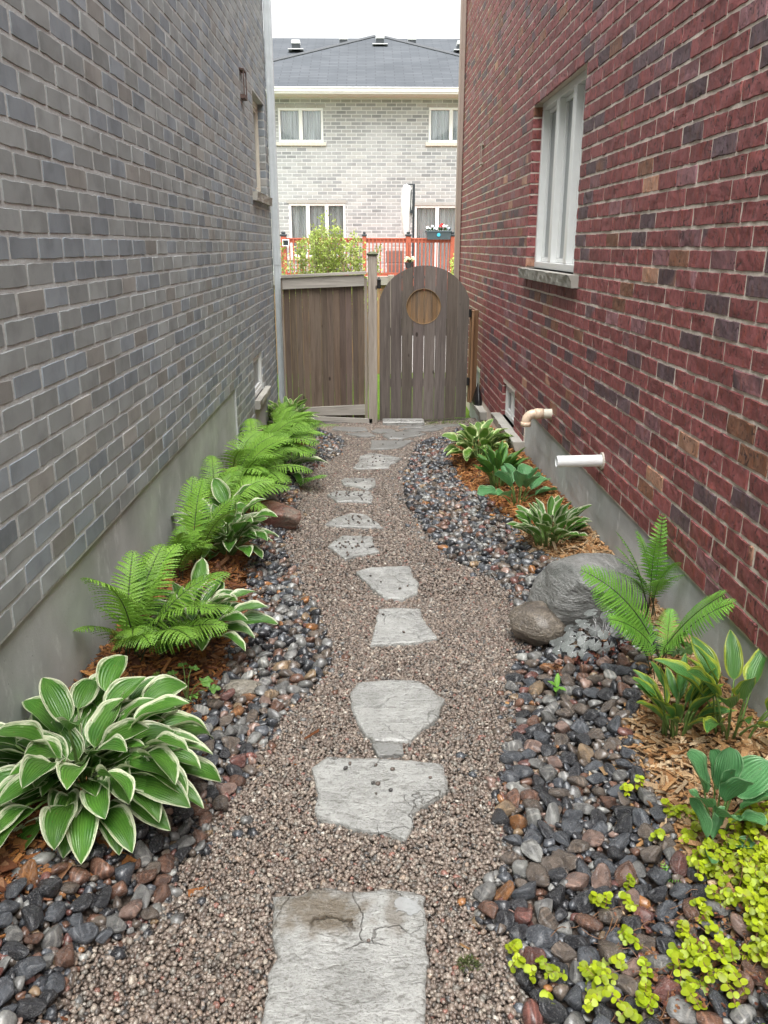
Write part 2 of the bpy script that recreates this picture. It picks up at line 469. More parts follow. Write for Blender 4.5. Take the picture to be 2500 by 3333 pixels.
def mat_curtain():
    t = NT('curtain_fabric'); n = t.noise(t.pos((9, 1, .3)), 2.2, 3)
    return t.done(t.principled(t.mix((.42, .43, .42), (.75, .76, .75), t.ramp(n, .35, .65)), .8, None, .3))

M = dict(
    gbrick=mat_grey_brick(), rbrick=mat_red_brick(), fbrick=mat_far_brick(),
    gmortar=simple('grey_mortar', (.49, .505, .50), .85, .14, 90, .5, .2), rmortar=simple('buff_mortar', (.66, .58, .51), .85, .14, 90, .5, .2),
    fmortar=simple('pale_mortar', (.54, .55, .55), .85, .1, 40, 0, .2),
    conc=mat_concrete('foundation_concrete', (.47, .485, .48)), sill=mat_concrete('sill_stone', (.36, .345, .31), .6),
    block=mat_concrete('concrete_block', (.22, .22, .21)),
    white=simple('white_vinyl', (.74, .75, .74), .32, .03, 8), cream=simple('cream_vinyl', (.66, .62, .52), .4, .05, 8),
    alu=simple('pale_aluminium', (.56, .60, .62), .42, .08, 10, 0, .5), beige=simple('beige_aluminium', (.34, .27, .23), .5, .06, 10),
    glass=mat_glass('window_glass'), frost=simple('screen_glass', (.30, .32, .325), .35, .06, 200),
    pvc=simple('white_pvc', (.78, .79, .79), .28, .03, 6), elbow=simple('cream_pvc', (.70, .54, .40), .35, .06, 8),
    caulk=simple('caulk', (.48, .44, .38), .7, .1, 60), black=simple('black_plastic', (.012, .012, .013), .3, .3, 30, .5),
    rust=simple('rusty_iron', (.10, .06, .05), .7, .4, 60), iron=simple('black_iron', (.015, .015, .015), .5, .3, 60),
    fence=mat_wood('weathered_board', (.128, .092, .068), (.168, .128, .10)), gate=mat_wood('grey_cedar_board', (.122, .102, .088), (.165, .142, .125)),
    rail=mat_wood('grey_rail', (.36, .335, .295), (.43, .40, .36), axis='X'), post=mat_wood('grey_post', (.33, .285, .24), (.40, .35, .30)),
    inset=mat_wood('golden_board', (.165, .125, .092), (.29, .175, .085)), newpost=mat_wood('brown_post', (.22, .125, .065), (.28, .165, .09)),
    backf=mat_wood('tan_board', (.30, .18, .09), (.34, .22, .12)),
    deck=simple('red_stain', (.36, .085, .045), .55, .2, 20, .2), dark=simple('charcoal_metal', (.025, .03, .035), .45, .2, 20),
    canvas=simple('white_canvas', (.72, .71, .69), .8, .12, 18, .4), box=simple('slate_box', (.055, .075, .085), .5, .15, 14),
    blue=simple('blue_emblem', (.05, .42, .62), .4, .2, 30), wick=simple('brown_panel', (.17, .13, .12), .7, .12, 50, .3),
    roof=mat_roof(), curtain=mat_curtain(),
    stone=stone_mat('wet_river_stone', 'object'), stones=stone_mat('wet_river_stones', 'attr'),
    gravel=mat_gravel(), bed=mat_gravel_bed(),
    chips=mat_col('wood_chips', .65, .45, 260, .3),
    flag=mat_flag('flagstone'), flag1=mat_flag('stained_flagstone', True), flagb=mat_flag('brown_flagstone', False, .62, .36),
    hosta_w=mat_leaf('white_edged_leaf', (.055, .17, .022), (.105, .25, .035), (.68, .72, .50), .80),
    hosta_f=mat_leaf('cream_edged_leaf', (.085, .20, .028), (.15, .29, .045), (.62, .70, .34), .78),
    hosta_g=mat_leaf('plain_green_leaf', (.065, .19, .035), (.10, .26, .05), (.22, .33, .05), .93),
    hosta_y=mat_leaf('yellow_edged_leaf', (.065, .19, .045), (.105, .25, .06), (.36, .42, .05), .78),
    hosta_b=mat_leaf('blue_green_leaf', (.095, .27, .10), (.14, .34, .14), (.30, .50, .26), .955),
    stem=simple('leaf_stalk', (.12, .20, .05), .5, .25, 30), fstem=simple('fern_stalk', (.035, .05, .02), .6, .3, 40),
    fern=mat_frond('fern_green', (.135, .285, .032), (.205, .375, .05)), fern2=mat_frond('fern_bright', (.12, .31, .038), (.19, .40, .055)),
    jenny=mat_frond('lime_leaf', (.27, .37, .012), (.40, .47, .020), .42, .22), lime=mat_frond('lime_frond', (.30, .48, .03), (.42, .58, .05)),
    shrub=mat_frond('shrub_leaf', (.42, .55, .12), (.56, .64, .20), .5, .3),
    lobed=mat_frond('lobed_leaf', (.12, .26, .05), (.17, .33, .07)), twig=simple('twig', (.16, .10, .07), .7, .3, 60),
    moss=mat_col('moss', .9, .5, 200), debris=mat_col('dead_leaf', .7, .5, 90),
    petal=mat_col('petal', .6, .1, 60),
)
def mat_heuchera():
    t = NT('silver_leaf'); tc = t.n('TexCoord'); sp = t.n('SeparateXYZ', {0: tc.outputs['UV']})
    a = t.math('ABSOLUTE', t.math('SINE', t.math('MULTIPLY', sp.outputs[0], 7 * PI)))
    b = t.math('ABSOLUTE', t.math('SINE', t.math('ADD', t.math('MULTIPLY', sp.outputs[0], 21 * PI), t.math('MULTIPLY', sp.outputs[1], 5.0))))
    k = t.math('MULTIPLY', t.ramp(a, .0, .22, 1, 0), t.ramp(sp.outputs[1], 0, 1, 1, .7))
    k = t.math('MAXIMUM', k, t.math('MULTIPLY', t.ramp(b, 0, .3, .7, 0), t.ramp(sp.outputs[1], .3, .6)))
    c = t.mix((.175, .19, .18), (.03, .024, .028), k)
    c = t.mix(c, t.attr(), 1.0, 'MULTIPLY')
    return t.done(t.principled(c, .45, t.bump(k, -.5, .004), .45))
M['heuchera'] = mat_heuchera()

# ------------------------------------------------------------------ setting: ground sheets
mb = MB()
mb.box((-250, -200, -1.2), (250, 420, -.36))
def mat_lawn():
    t = NT('lawn'); p = t.pos(); n = t.noise(p, 3, 6); n2 = t.noise(p, 140, 3)
    c = t.mix((.09, .17, .018), (.17, .27, .03), t.ramp(n, .3, .7))
    c = t.mix(c, (.06, .10, .012), t.ramp(n2, .5, .7, 0, .7))
    return t.done(t.principled(c, .8, t.bump(n2, .6, .02), .2))
M['lawn'] = mat_lawn()
tag(mb.build('ground', M['lawn']), kind='structure')
mb = MB()
mb.box((-7, 13.2, -.36), (7, 20.0, -.34))
tag(mb.build('patio', simple('wet_patio', (.46, .45, .43), .35, .15, 4)), kind='structure')
xs = np.linspace(WL - .02, WR + .02, 58); ys = np.linspace(-2.5, 9.25, 290)
X, Y = np.meshgrid(xs, ys, indexing='ij')
Zg = gz(X, Y) - .012
mb = MB(); mb.grid(np.stack([X, Y, Zg], -1).reshape(-1, 3), len(xs), len(ys))
tag(mb.build('path', M['bed'], smooth=True), kind='structure')

# ------------------------------------------------------------------ bricks
def brick_panel(mb, O, U, N, u0, u1, z0, z1, holes, style, course=.077, length=.214, joint=.0088, zoff=0.0, seed=1, detail=None, zlow=None):
    """bricks laid on the plane through O spanned by U and up, facing N; holes are (ua,ub,za,zb)"""
    r = np.random.default_rng(seed)
    O = np.array(O, float); U = np.array(U, float); N = np.array(N, float); Zv = np.array([0, 0, 1.0])
    k0 = int(math.floor((z0 - zoff) / course)); k1 = int(math.ceil((z1 - zoff) / course))
    for k in range(k0, k1):
        za = zoff + k * course; zb = za + course; zm = (za + zb) / 2
        if zm < z0 or zm > z1:
            continue
        cut = [(h[0], h[1]) for h in holes if h[2] < zm < h[3]]
        off = (k % 2) * length * .5 + r.uniform(-.008, .008) if length < 1 else -.5
        i0 = int(math.floor((u0 - off) / length)) - 1; i1 = int(math.ceil((u1 - off) / length)) + 1
        for i in range(i0, i1):
            a = max(u0, off + i * length); b = min(u1, off + (i + 1) * length)
            segs = [(a, b)]
            for ca, cb in cut:
                ns = []
                for s in segs:
                    if cb <= s[0] or ca >= s[1]:
                        ns.append(s)
                    else:
                        if ca > s[0]: ns.append((s[0], ca + joint / 2))
                        if cb < s[1]: ns.append((cb - joint / 2, s[1]))
                segs = ns
            for s0, s1 in segs:
                if s1 - s0 < .025:
                    continue
                one_brick(mb, O, U, N, Zv, s0 + joint / 2, s1 - joint / 2, za + joint / 2, zb - joint / 2, style, r, detail(s0, zm) if detail else 1)
def brick_color(style, r):
    if style == 'grey':
        t = r.uniform()
        base = np.array([.300, .320, .322]) if t < .55 else (np.array([.25, .282, .312]) if t < .87 else np.array([.295, .292, .278]))
        return base * r.uniform(.82, 1.12)
    if style == 'red':
        t = r.uniform()
        if t < .77: base = np.array([.225, .070, .070])
        elif t < .81: base = np.array([.215, .10, .064])
        elif t < .91: base = np.array([.115, .072, .082])
        elif t < .991: base = np.array([.225, .105, .115])
        else: base = np.array([.42, .23, .16])
        return base * r.uniform(.82, 1.2)
    t = r.uniform()
    base = np.array([.32, .33, .33]) if t < .55 else (np.array([.25, .26, .265]) if t < .8 else np.array([.37, .375, .365]))
    return base * r.uniform(.85, 1.15)
def one_brick(mb, O, U, N, Zv, s0, s1, za, zb, style, r, lod):
    if style != 'far':
        za += r.uniform(-.0012, .0012); zb += r.uniform(-.0012, .0012)
    if lod == 0:
        nu, nz = 2, 2
    elif style == 'red':
        nu, nz = (13, 6) if lod == 2 else (6, 4)
    else:
        nu, nz = (9, 5) if lod == 2 else (5, 4)
    w = s1 - s0; h = zb - za
    bev = .0045
    tu = np.concatenate([[0], np.linspace(bev / w, 1 - bev / w, nu), [1]]); tz = np.concatenate([[0], np.linspace(bev / h, 1 - bev / h, nz), [1]])
    A, B = np.meshgrid(tu, tz, indexing='ij')
    edge = ((A <= 0) | (A >= 1) | (B <= 0) | (B >= 1)).astype(float)
    u = s0 + A * w; z = za + B * h
    d = (.0022 if style == 'grey' else .0042) + r.uniform(-.001, .001) - edge * (.007 if style == 'grey' else .009)
    pp = np.stack([u.ravel() + r.uniform(0, 50), z.ravel(), np.zeros(u.size)], -1)
    if lod:
        nz_ = snoise(pp, 45 if style == 'red' else 26, int(r.integers(1, 60)), 3).reshape(u.shape)
        amp = .0022 if style == 'red' else .0008
        d = d + nz_ * amp * (1 - edge)
        d = np.where(edge > 0, d, np.maximum(d, .0006))
        # uneven arrises
        jit = snoise(pp, 90, int(r.integers(1, 60)), 2).reshape(u.shape)
        z = z + jit * .0016 * ((B <= bev / h + 1e-6) | (B >= 1 - bev / h - 1e-6))
        u = u + jit * .0016 * ((A <= bev / w + 1e-6) | (A >= 1 - bev / w - 1e-6))
        if style == 'grey':     # rounded corners
            cr = .010
            du = np.minimum(u - s0, s1 - u); dz = np.minimum(z - za, zb - z)
            cx = np.clip(cr - du, 0, cr) * np.clip(cr - dz, 0, cr) / cr
            u = u + np.where(A < .5, 1, -1) * cx * .35; z = z + np.where(B < .5, 1, -1) * cx * .35
    V = O + u.reshape(-1, 1) * U + z.reshape(-1, 1) * Zv + d.reshape(-1, 1) * N
    col = brick_color(style, r)
    cv = np.tile(col, (len(V), 1))
    if style == 'red' and lod and r.uniform() < .16:      # flashed half of a brick
        m = sstep((snoise(pp, 14, int(r.integers(1, 60)), 2) + .1) * 2)[:, None]
        cv = cv * (1 - m) + brick_color('red', r) * m
    if style == 'grey' and lod:
        cv = cv * (1 + .12 * snoise(pp, 12, int(r.integers(1, 60)), 2))[:, None]
    mb.grid(V, len(tu), len(tz), np.clip(cv, .01, 1))
def backing(mb, O, U, N, u0, u1, z0, z1, holes, depth=.11):
    """the mortar sheet with reveals round each opening"""
    O = np.array(O, float); U = np.array(U, float); N = np.array(N, float); Zv = np.array([0, 0, 1.0])
    us = sorted(set([u0, u1] + [x for h in holes for x in h[:2] if u0 < x < u1])); zs = sorted(set([z0, z1] + [x for h in holes for x in h[2:4] if z0 < x < z1]))
    P = lambda u, z, n: O + u * U + z * Zv + n * N
    for a, b in zip(us[:-1], us[1:]):
        for c, e in zip(zs[:-1], zs[1:]):
            um, zm = (a + b) / 2, (c + e) / 2
            if any(h[0] < um < h[1] and h[2] < zm < h[3] for h in holes):
                continue
            mb.add([P(a, c, 0), P(b, c, 0), P(b, e, 0), P(a, e, 0)], np.array([[0, 1, 2, 3]]))
    for h in holes:
        a, b, c, e = h[:4]
        for q in ([(a, c), (a, e)], [(b, c), (b, e)], [(a, e), (b, e)], [(a, c), (b, c)]):
            (ua, zaa), (ub, zbb) = q
            mb.add([P(ua, zaa, 0), P(ub, zbb, 0), P(ub, zbb, -depth), P(ua, zaa, -depth)], np.array([[0, 1, 2, 3]]))

# ------------------------------------------------------------------ grey brick house on the left
gh = thing('grey_brick_house', (-4, 4, 0), 'grey brick house with pale downspout at its far corner, ferns along its concrete foundation', 'house')
GZ = .553                                # a course line
lower = [(-6, 6.28, -1, GZ), (7.28, 8.12, -.6, .272)]
g_holes = [(8.10, 8.95, 2.06, 2.925), (7.34, 7.95, .272, .662)]
mb = MB()
O, U, N = (WL, 0, 0), (0, 1, 0), (1, 0, 0)
glod = lambda u, z: 0 if (u < .9 or z > 4.3) else (2 if u < 4.2 else 1)
brick_panel(mb, O, U, N, -2, 9.22, -.1, 4.9, g_holes + lower, 'grey', zoff=GZ, joint=.0080, seed=3, detail=glod)
for (a, b, c, e) in g_holes:              # bricks on the far reveal of each opening
    brick_panel(mb, (WL, b - .001, 0), (-1, 0, 0), (0, -1, 0), -.006, .10, c, e, [], 'grey', zoff=GZ, seed=5, length=2.0, detail=lambda u, z: 1)
mb.build('brick_face', M['gbrick'], gh, smooth=False)
mb = MB()
backing(mb, O, U, N, -2, 9.22, -.15, 4.9, g_holes + [(-6, 6.28, -1, GZ - .002)])
mb.box((-7.5, 9.1, -.4), (WL - .002, 9.218, 4.9)); mb.box((-7.5, -2.1, -.4), (WL - .002, -2, 4.9)); mb.box((-7.6, -2, -.4), (-7.5, 9.1, 4.9))
mb.build('wall', M['gmortar'], gh)
mb = MB()
def foundation(mb, x, y0, y1, z1, nsgn, seed):
    yy = np.arange(y0, y1 + .01, .05); zz = np.linspace(-.55, z1, 26)
    A, B = np.meshgrid(yy, zz, indexing='ij')
    P = np.stack([np.full(A.size, x), A.ravel(), B.ravel()], -1)
    d = .0025 * snoise(P, 6, seed, 4) + .0012 * snoise(P, 40, seed + 1, 2)
    P[:, 0] += nsgn * d
    mb.grid(P, len(yy), len(zz))
    mb.box((min(x, x - nsgn * .25) + .008, y0, -.55), (max(x, x - nsgn * .25) - .008, y1, z1 - .001))
foundation(mb, WL - .012, -2, 6.30, GZ - .002, 1, 3)
foundation(mb, WL - .014, 6.30, 9.2, .272, 1, 9)
mb.build('foundation', M['conc'], gh, smooth=True)

def window(parent, face, nsgn, y0, y1, z0, z1, panes, inset=.085, fr=.05, matf='white', glass='frost', bar=.05, proud=0.0, deep=0.0):
    """window in a side wall; face = x of the brick face, nsgn = +1 when it looks towards +x"""
    xg = face - nsgn * inset
    f = MB()
    X0, X1 = sorted((xg - nsgn * (.05 + deep), xg + nsgn * (.012 + proud)))
    for a, b, c, e in ((y0, y1, z0, z0 + fr), (y0, y1, z1 - fr, z1), (y0, y0 + fr, z0 + fr, z1 - fr), (y1 - fr, y1, z0 + fr, z1 - fr)):
        f.box((X0, a, c), (X1, b, e), bev=.004)
    n = panes; w = (y1 - y0 - 2 * fr) / n
    for i in range(1, n):
        ym = y0 + fr + i * w
        f.box((X0, ym - bar / 2, z0 + fr), (X1 + nsgn * .004 if nsgn > 0 else X1, ym + bar / 2, z1 - fr), bev=.004)
    o = f.build('window', M[matf], parent)
    for i in range(n):
        a = y0 + fr + i * w + (bar / 2 if i else 0); b = y0 + fr + (i + 1) * w - (bar / 2 if i < n - 1 else 0)
        s = MB()
        sw = min(.03, .25 * (b - a)); xs0, xs1 = sorted((xg - nsgn * (.03 + deep), xg + nsgn * (.004 - deep)))
        for p, q, c, e in ((a, b, z0 + fr, z0 + fr + sw), (a, b, z1 - fr - sw, z1 - fr), (a, a + sw, z0 + fr + sw, z1 - fr - sw), (b - sw, b, z0 + fr + sw, z1 - fr - sw)):
            s.box((xs0, p + .001, c + .001), (xs1, q - .001, e - .001), bev=.003)
        s.build('sash', M[matf], o)
        g = MB(); g0, g1 = sorted((xg - nsgn * (.02 + deep), xg - nsgn * (.014 + deep)))
        g.box((g0, a + sw, z0 + fr + sw), (g1, b - sw, z1 - fr - sw))
        g.build('pane', M[glass], o)
    return o
def rough_sill(parent, lo, hi, nsgn, seed):
    """stone sill: flat top, rock-faced front"""
    ny, nz_ = 40, 7
    yy = np.linspace(lo[1], hi[1], ny); zz = np.linspace(lo[2], hi[2] - .004, nz_)
    xf = hi[0] if nsgn > 0 else lo[0]; xb = lo[0] if nsgn > 0 else hi[0]
    A, B = np.meshgrid(yy, zz, indexing='ij')
    P = np.stack([np.full(A.size, xf), A.ravel(), B.ravel()], -1)
    t = (B.ravel() - lo[2]) / (hi[2] - lo[2])
    P[:, 0] += nsgn * (.007 * snoise(P, 55, seed, 3) - .012 * (1 - t))
    s = MB(); s.grid(P, ny, nz_)
    s.add([(xf, lo[1], hi[2]), (xf, hi[1], hi[2]), (xb, hi[1], hi[2]), (xb, lo[1], hi[2])], np.array([[0, 1, 2, 3]]))
    tp = P.reshape(ny, nz_, 3)[:, -1]
    top = np.concatenate([tp, np.stack([np.full(ny, xf - nsgn * .004), yy, np.full(ny, hi[2])], -1)])
    i = np.arange(ny - 1); s.add(top, np.stack([i, i + 1, i + 1 + ny, i + ny], -1))
    bt = P.reshape(ny, nz_, 3)[:, 0]
    bot = np.concatenate([bt, np.stack([np.full(ny, xb), yy, np.full(ny, lo[2])], -1)])
    s.add(bot, np.stack([i, i + ny, i + 1 + ny, i + 1], -1))
    for yv, row in ((lo[1], 0), (hi[1], -1)):
        e = P.reshape(ny, nz_, 3)[row]
        s.add(np.concatenate([e, [[xf, yv, hi[2]], [xb, yv, hi[2]], [xb, yv, lo[2]]]]), [np.arange(nz_ + 3)])
    return s.build('sill', M['sill'], parent)
w = window(gh, WL, 1, 8.10, 8.95, 2.06, 2.925, 1, matf='cream', inset=.072, fr=.06)
rough_sill(w, (WL - .09, 7.80, 1.985), (WL + .05, 9.02, 2.06), 1, 4)
w = window(gh, WL, 1, 7.34, 7.95, .272, .662, 1, inset=.020)
rough_sill(w, (WL - .085, 7.28, .195), (WL + .055, 8.12, .272), 1, 6)
mb = MB()                                  # wire line bracket high on the wall
for yy in (7.33, 7.47):
    mb.tube([(WL + .0, yy, 2.955), (WL + .035, yy, 2.95), (WL + .035, yy, 2.75), (WL, yy, 2.745)], .005, 6)
mb.box((WL, 7.325, 2.735), (WL + .04, 7.475, 2.765)); mb.box((WL, 7.325, 2.94), (WL + .038, 7.475, 2.95))
mb.build('wall_bracket', M['rust'], gh)
mb = MB()                                  # downspout: folded rectangular pipe, joint, bottom kick-out
yd, xd = 9.18, WL + .05
def ribbed(mb, pts, hx, hy, n=1):
    pts = np.array(pts, float); V = []
    for i, p in enumerate(pts):
        T = pts[min(i + 1, len(pts) - 1)] - pts[max(i - 1, 0)]; T /= np.linalg.norm(T)
        S = np.array([0, 1.0, 0]); A = np.cross(S, T); A /= np.linalg.norm(A)
        k = 1 + .035 * ((i % 2) if n == 2 else 0)
        c = np.array([(-1, -.8), (-.8, -1), (-.3, -1), (-.25, -.9), (.25, -.9), (.3, -1), (.8, -1), (1, -.8), (1, .8), (.8, 1), (-.8, 1), (-1, .8)])
        V.append(p + c[:, :1] * hx * k * A + c[:, 1:] * hy * k * S)
    V = np.concatenate(V); m = 12
    i = np.arange(len(pts) - 1)[:, None] * m; j = np.arange(m)[None]; q = (j + 1) % m
    mb.add(V, np.stack([i + j, i + q, i + q + m, i + j + m], -1).reshape(-1, 4))
ribbed(mb, [(xd, yd, z) for z in (4.88, 3, 1.42)], .038, .032)
ribbed(mb, [(xd, yd, z) for z in (1.46, 1.40)], .043, .036)
ribbed(mb, [(xd + .004, yd, z) for z in (1.41, .5, 0.02)], .038, .032)
el = [(xd + .004, yd, .03)] + [(xd + .004 + .10 * (1 - math.cos(a)), yd, .0 - .13 * math.sin(a)) for a in np.linspace(0, 1.0, 9)]
ribbed(mb, el, .040, .034, 2)
e0 = el[-1]
ribbed(mb, [e0, (e0[0] + .10, yd, e0[2] - .045)], .038, .032)
mb.build('downspout', M['alu'], gh)
def roof_gable(parent, x0, x1, y0, y1, z, h):
    r = MB(); xm = (x0 + x1) / 2
    P = [(x0, y0, z), (x1, y0, z), (x1, y1, z), (x0, y1, z), (xm, y0 + 2.4, z + h), (xm, y1 - 2.4, z + h)]
    r.add(P, [np.array([[0, 3, 2, 1]]), np.array([[0, 1, 4]]), np.array([[1, 2, 5, 4]]), np.array([[2, 3, 5]]), np.array([[3, 0, 4, 5]])])
    return r.build('roof', M['roof'], parent)
roof_gable(gh, -7.9, WL + .03, -2.4, 9.3, 4.9, 1.9)

# ------------------------------------------------------------------ red brick house on the right
rh = thing('red_brick_house', (4.5, 5, 0), 'dark red rock-faced brick house with a white window and two plastic pipes', 'house')
RZ = .357
r_holes = [(5.16, 6.72, 1.432, 2.61), (6.90, 7.56, .085, .396), (9.14, 9.74, -.08, .28)]
r_lower = [(-6, 6.44, -1, RZ), (7.95, 9.1, -.5, -.02), (6.88, 7.95, -.5, .085)]
O, U, N = (WR, 0, 0), (0, 1, 0), (-1, 0, 0)
rlod = lambda u, z: 0 if (u < .9 or z > 4.8) else (2 if u < 4.6 else 1)
mb = MB()
brick_panel(mb, O, U, N, -2, 11.6, -.1, 4.9, r_holes + r_lower, 'red', zoff=RZ, joint=.0078, seed=23, detail=rlod)
for (a, b, c, e) in r_holes:
    brick_panel(mb, (WR, b - .001, 0), (1, 0, 0), (0, -1, 0), -.008, .095, c, e, [], 'red', zoff=RZ, joint=.0078, seed=5, length=2.0, detail=lambda u, z: 1)
mb.build('brick_face', M['rbrick'], rh)
mb = MB()
backing(mb, O, U, N, -2, 11.6, -.5, 4.9, r_holes + [(-6, 6.44, -1, RZ - .002)])
mb.box((WR + .002, 11.5, -.4), (7.5, 11.598, 4.9)); mb.box((WR + .002, -2.1, -.4), (7.5, -2, 4.9)); mb.box((7.5, -2, -.4), (7.6, 11.6, 4.9))
mb.build('wall', M['rmortar'], rh)
mb = MB()
foundation(mb, WR + .010, -2, 6.455, RZ - .002, -1, 13)
foundation(mb, WR + .004, 6.455, 9.1, -.02, -1, 17)
mb.box((WR - .01, 6.90, -.5), (WR + .1, 7.62, .002), bev=.004)
mb.box((WR - .03, 8.75, -.5), (WR + .1, 9.75, -.155), bev=.004)
mb.build('foundation', M['conc'], rh, smooth=False)
w = window(rh, WR, -1, 5.16, 6.72, 1.432, 2.61, 3, inset=.075, fr=.05, bar=.09, deep=.035)
rough_sill(w, (WR - .062, 5.00, 1.358), (WR + .10, 6.74, 1.432), -1, 8)
w = window(rh, WR, -1, 6.90, 7.56, .085, .396, 2, inset=.04, fr=.045, glass='glass')
rough_sill(w, (WR - .085, 6.42, .005), (WR + .08, 7.66, .085), -1, 10)
w = window(rh, WR, -1, 9.14, 9.74, -.08, .28, 1, inset=.034)
rough_sill(w, (WR - .075, 8.52, -.165), (WR + .08, 9.78, -.085), -1, 12)
mb = MB()
for yy in (9.46, 9.57):
    mb.tube([(WR, yy, 2.63), (WR - .03, yy, 2.63), (WR - .03, yy, 2.44), (WR, yy, 2.44)], .005, 6)
mb.box((WR - .034, 9.455, 2.43), (WR, 9.575, 2.45)); mb.box((WR - .034, 9.455, 2.62), (WR, 9.575, 2.64))
mb.build('wall_bracket', M['beige'], rh)
mb = MB()
ribbed(mb, [(WR - .045, 11.52, z) for z in (4.88, 2, -.2)], .036, .034)
mb.build('downspout', M['beige'], rh)
yp = 5.495                                 # cream elbow vent
mb = MB()
mb.tube([(WR - .118, yp, .503), (WR - .06, yp, .503)], .036, 24)
pts = [(WR - .055 - .06, yp, .503)] + [(WR - .118 - .058 * math.sin(a), yp, .503 - .058 * (1 - math.cos(a))) for a in np.linspace(0.05, PI / 2, 12)]
mb.tube(pts, .031, 24)
mb.tube([(WR - .176, yp, .447), (WR - .176, yp, .417)], .035, 24)
o = mb.build('vent_elbow', M['elbow'], rh, smooth=False)
for p in o.data.polygons: p.use_smooth = len(p.vertices) == 4
mb = MB(); mb.tube([(WR - .066, yp, .503), (WR + .02, yp, .503)], .033, 24); mb.tube([(WR - .004, yp, .503), (WR + .01, yp, .503)], .041, 20)
mb.build('vent_stub', M['cream'], rh)
yq = 4.215                                 # straight white drain pipe
mb = MB()
a = np.linspace(0, 2 * PI, 28, endpoint=False)
prof = [(.02, .0315), (-.252, .0315), (-.252, .0275), (-.10, .0275)]
V = np.concatenate([np.stack([np.full(28, WR + px), yq + pr * np.cos(a), .503 + (px * .02) + pr * np.sin(a)], -1) for px, pr in prof])
i = np.arange(3)[:, None] * 28; j = np.arange(28)[None]; k = (j + 1) % 28
mb.add(V, [np.stack([i + j, i + k, i + k + 28, i + j + 28], -1).reshape(-1, 4), (84 + np.arange(28)).reshape(1, -1)])
mb.build('drain_pipe', M['pvc'], rh, smooth=False)
mb = MB(); mb.tube([(WR - .012, yq, .500), (WR + .01, yq, .500)], [.046, .05], 20); mb.build('pipe_collar', M['caulk'], rh)
roof_gable(rh, WR - .03, 7.9, -2.4, 11.7, 4.9, 1.9)

# ------------------------------------------------------------------ pale brick house beyond the fence
FY = 23.5
fh = thing('pale_brick_house', (0, 28, 0), 'pale grey brick house with dark hip roof beyond the fence', 'house')
f_holes = [(-2.311, -1.133, 4.19, 5.011), (1.641, 2.82, 4.19, 5.033), (-2.106, -.582, 1.30, 2.68), (1.293, 2.524, .86, 2.627)]
O, U, N = (0, FY, 0), (1, 0, 0), (0, -1, 0)
mb = MB()
brick_panel(mb, O, U, N, -5.5, 6.0, .4, 5.26, f_holes, 'far', course=.0895, length=.265, joint=.014, zoff=.03, seed=31, detail=lambda u, z: 0)
mb.build('brick_face', M['fbrick'], fh)
mb = MB()
backing(mb, O, U, N, -9, 9, -.4, 5.3, f_holes, .12)
mb.box((-9, FY + .002, -.4), (-8.9, 33, 5.3)); mb.box((8.9, FY + .002, -.4), (9, 33, 5.3)); mb.box((-8.9, 32.9, -.4), (8.9, 33, 5.3))
mb.build('wall', M['fmortar'], fh)
mb = MB()
zE, zA = 5.40, 7.555
ex = .4
P = [(-9.4, 23.05, zE), (9.4, 23.05, zE), (9.4, 33.4, zE), (-9.4, 33.4, zE), (-9.4, 28.2, 7.62), (9.4, 28.2, 7.62)]
mb.add(P, [np.array([[0, 1, 5, 4]]), np.array([[2, 3, 4, 5]]), np.array([[0, 4, 3]]), np.array([[1, 2, 5]])])
mb.build('roof', M['roof'], fh)
mb = MB()                                   # projecting hip in front of the main slope
ax, ay = .36, 27.6
hip = [(-5.0, 23.0, zE + .012), (5.7, 23.0, zE + .012), (ax, ay, zA)]
mb.add(hip + [(ax, 28.6, zA), (-5.0, 28.6, zE), (5.7, 28.6, zE)], [np.array([[0, 1, 2]]), np.array([[0, 2, 3, 4]]), np.array([[1, 5, 3, 2]])])
o = mb.build('hip_roof', M['roof'], fh)
for xe in (-5.0, 5.7):
    mb = MB(); mb.tube([(xe, 23.0, zE + .02), (ax, ay, zA + .01)], .055, 6); mb.build('ridge_cap', simple('ridge_shingle', (.10, .105, .115), .8), o)
mb = MB()
mb.box((-9.4, 22.92, 5.30), (9.4, 23.05, 5.405), bev=.01); mb.box((-9.4, 22.90, 5.385), (9.4, 22.94, 5.41), bev=.004); mb.box((-9.4, 22.95, 5.262), (9.4, 23.0, 5.30), bev=.004)
mb.build('gutter', M['white'], fh)
mb = MB(); mb.box((-9.4, 23.0, 5.25), (9.4, FY, 5.262)); mb.build('soffit', simple('soffit', (.55, .54, .50), .6), fh)
vm = MB(); vm.box((-.16, -.17, .04), (.16, .17, .05)); vm.box((-.13, -.12, .05), (.13, .14, .17), bev=.01)
vd = MB(); vd.box((-.115, -.125, .05), (.115, -.118, .14))
for i, (vx, vy, vz) in enumerate([(-2.02, 26.6, 7.02), (-.66, 27.2, 7.255), (.41, 26.7, 7.18), (1.36, 27.2, 7.255), (2.76, 26.6, 7.02)]):
    a = MB(); a.box((vx - .22, vy - .2, vz - .06), (vx + .22, vy + .25, vz - .04)); a.box((vx - .125, vy - .14, vz + .10), (vx + .125, vy + .2, vz + .19), bev=.012)
    vo = a.build('roof_vent', M['white'], fh)
    a = MB(); a.box((vx - .115, vy - .12, vz - .06), (vx + .115, vy + .18, vz + .10)); a.build('vent_louvre', M['dark'], vo)
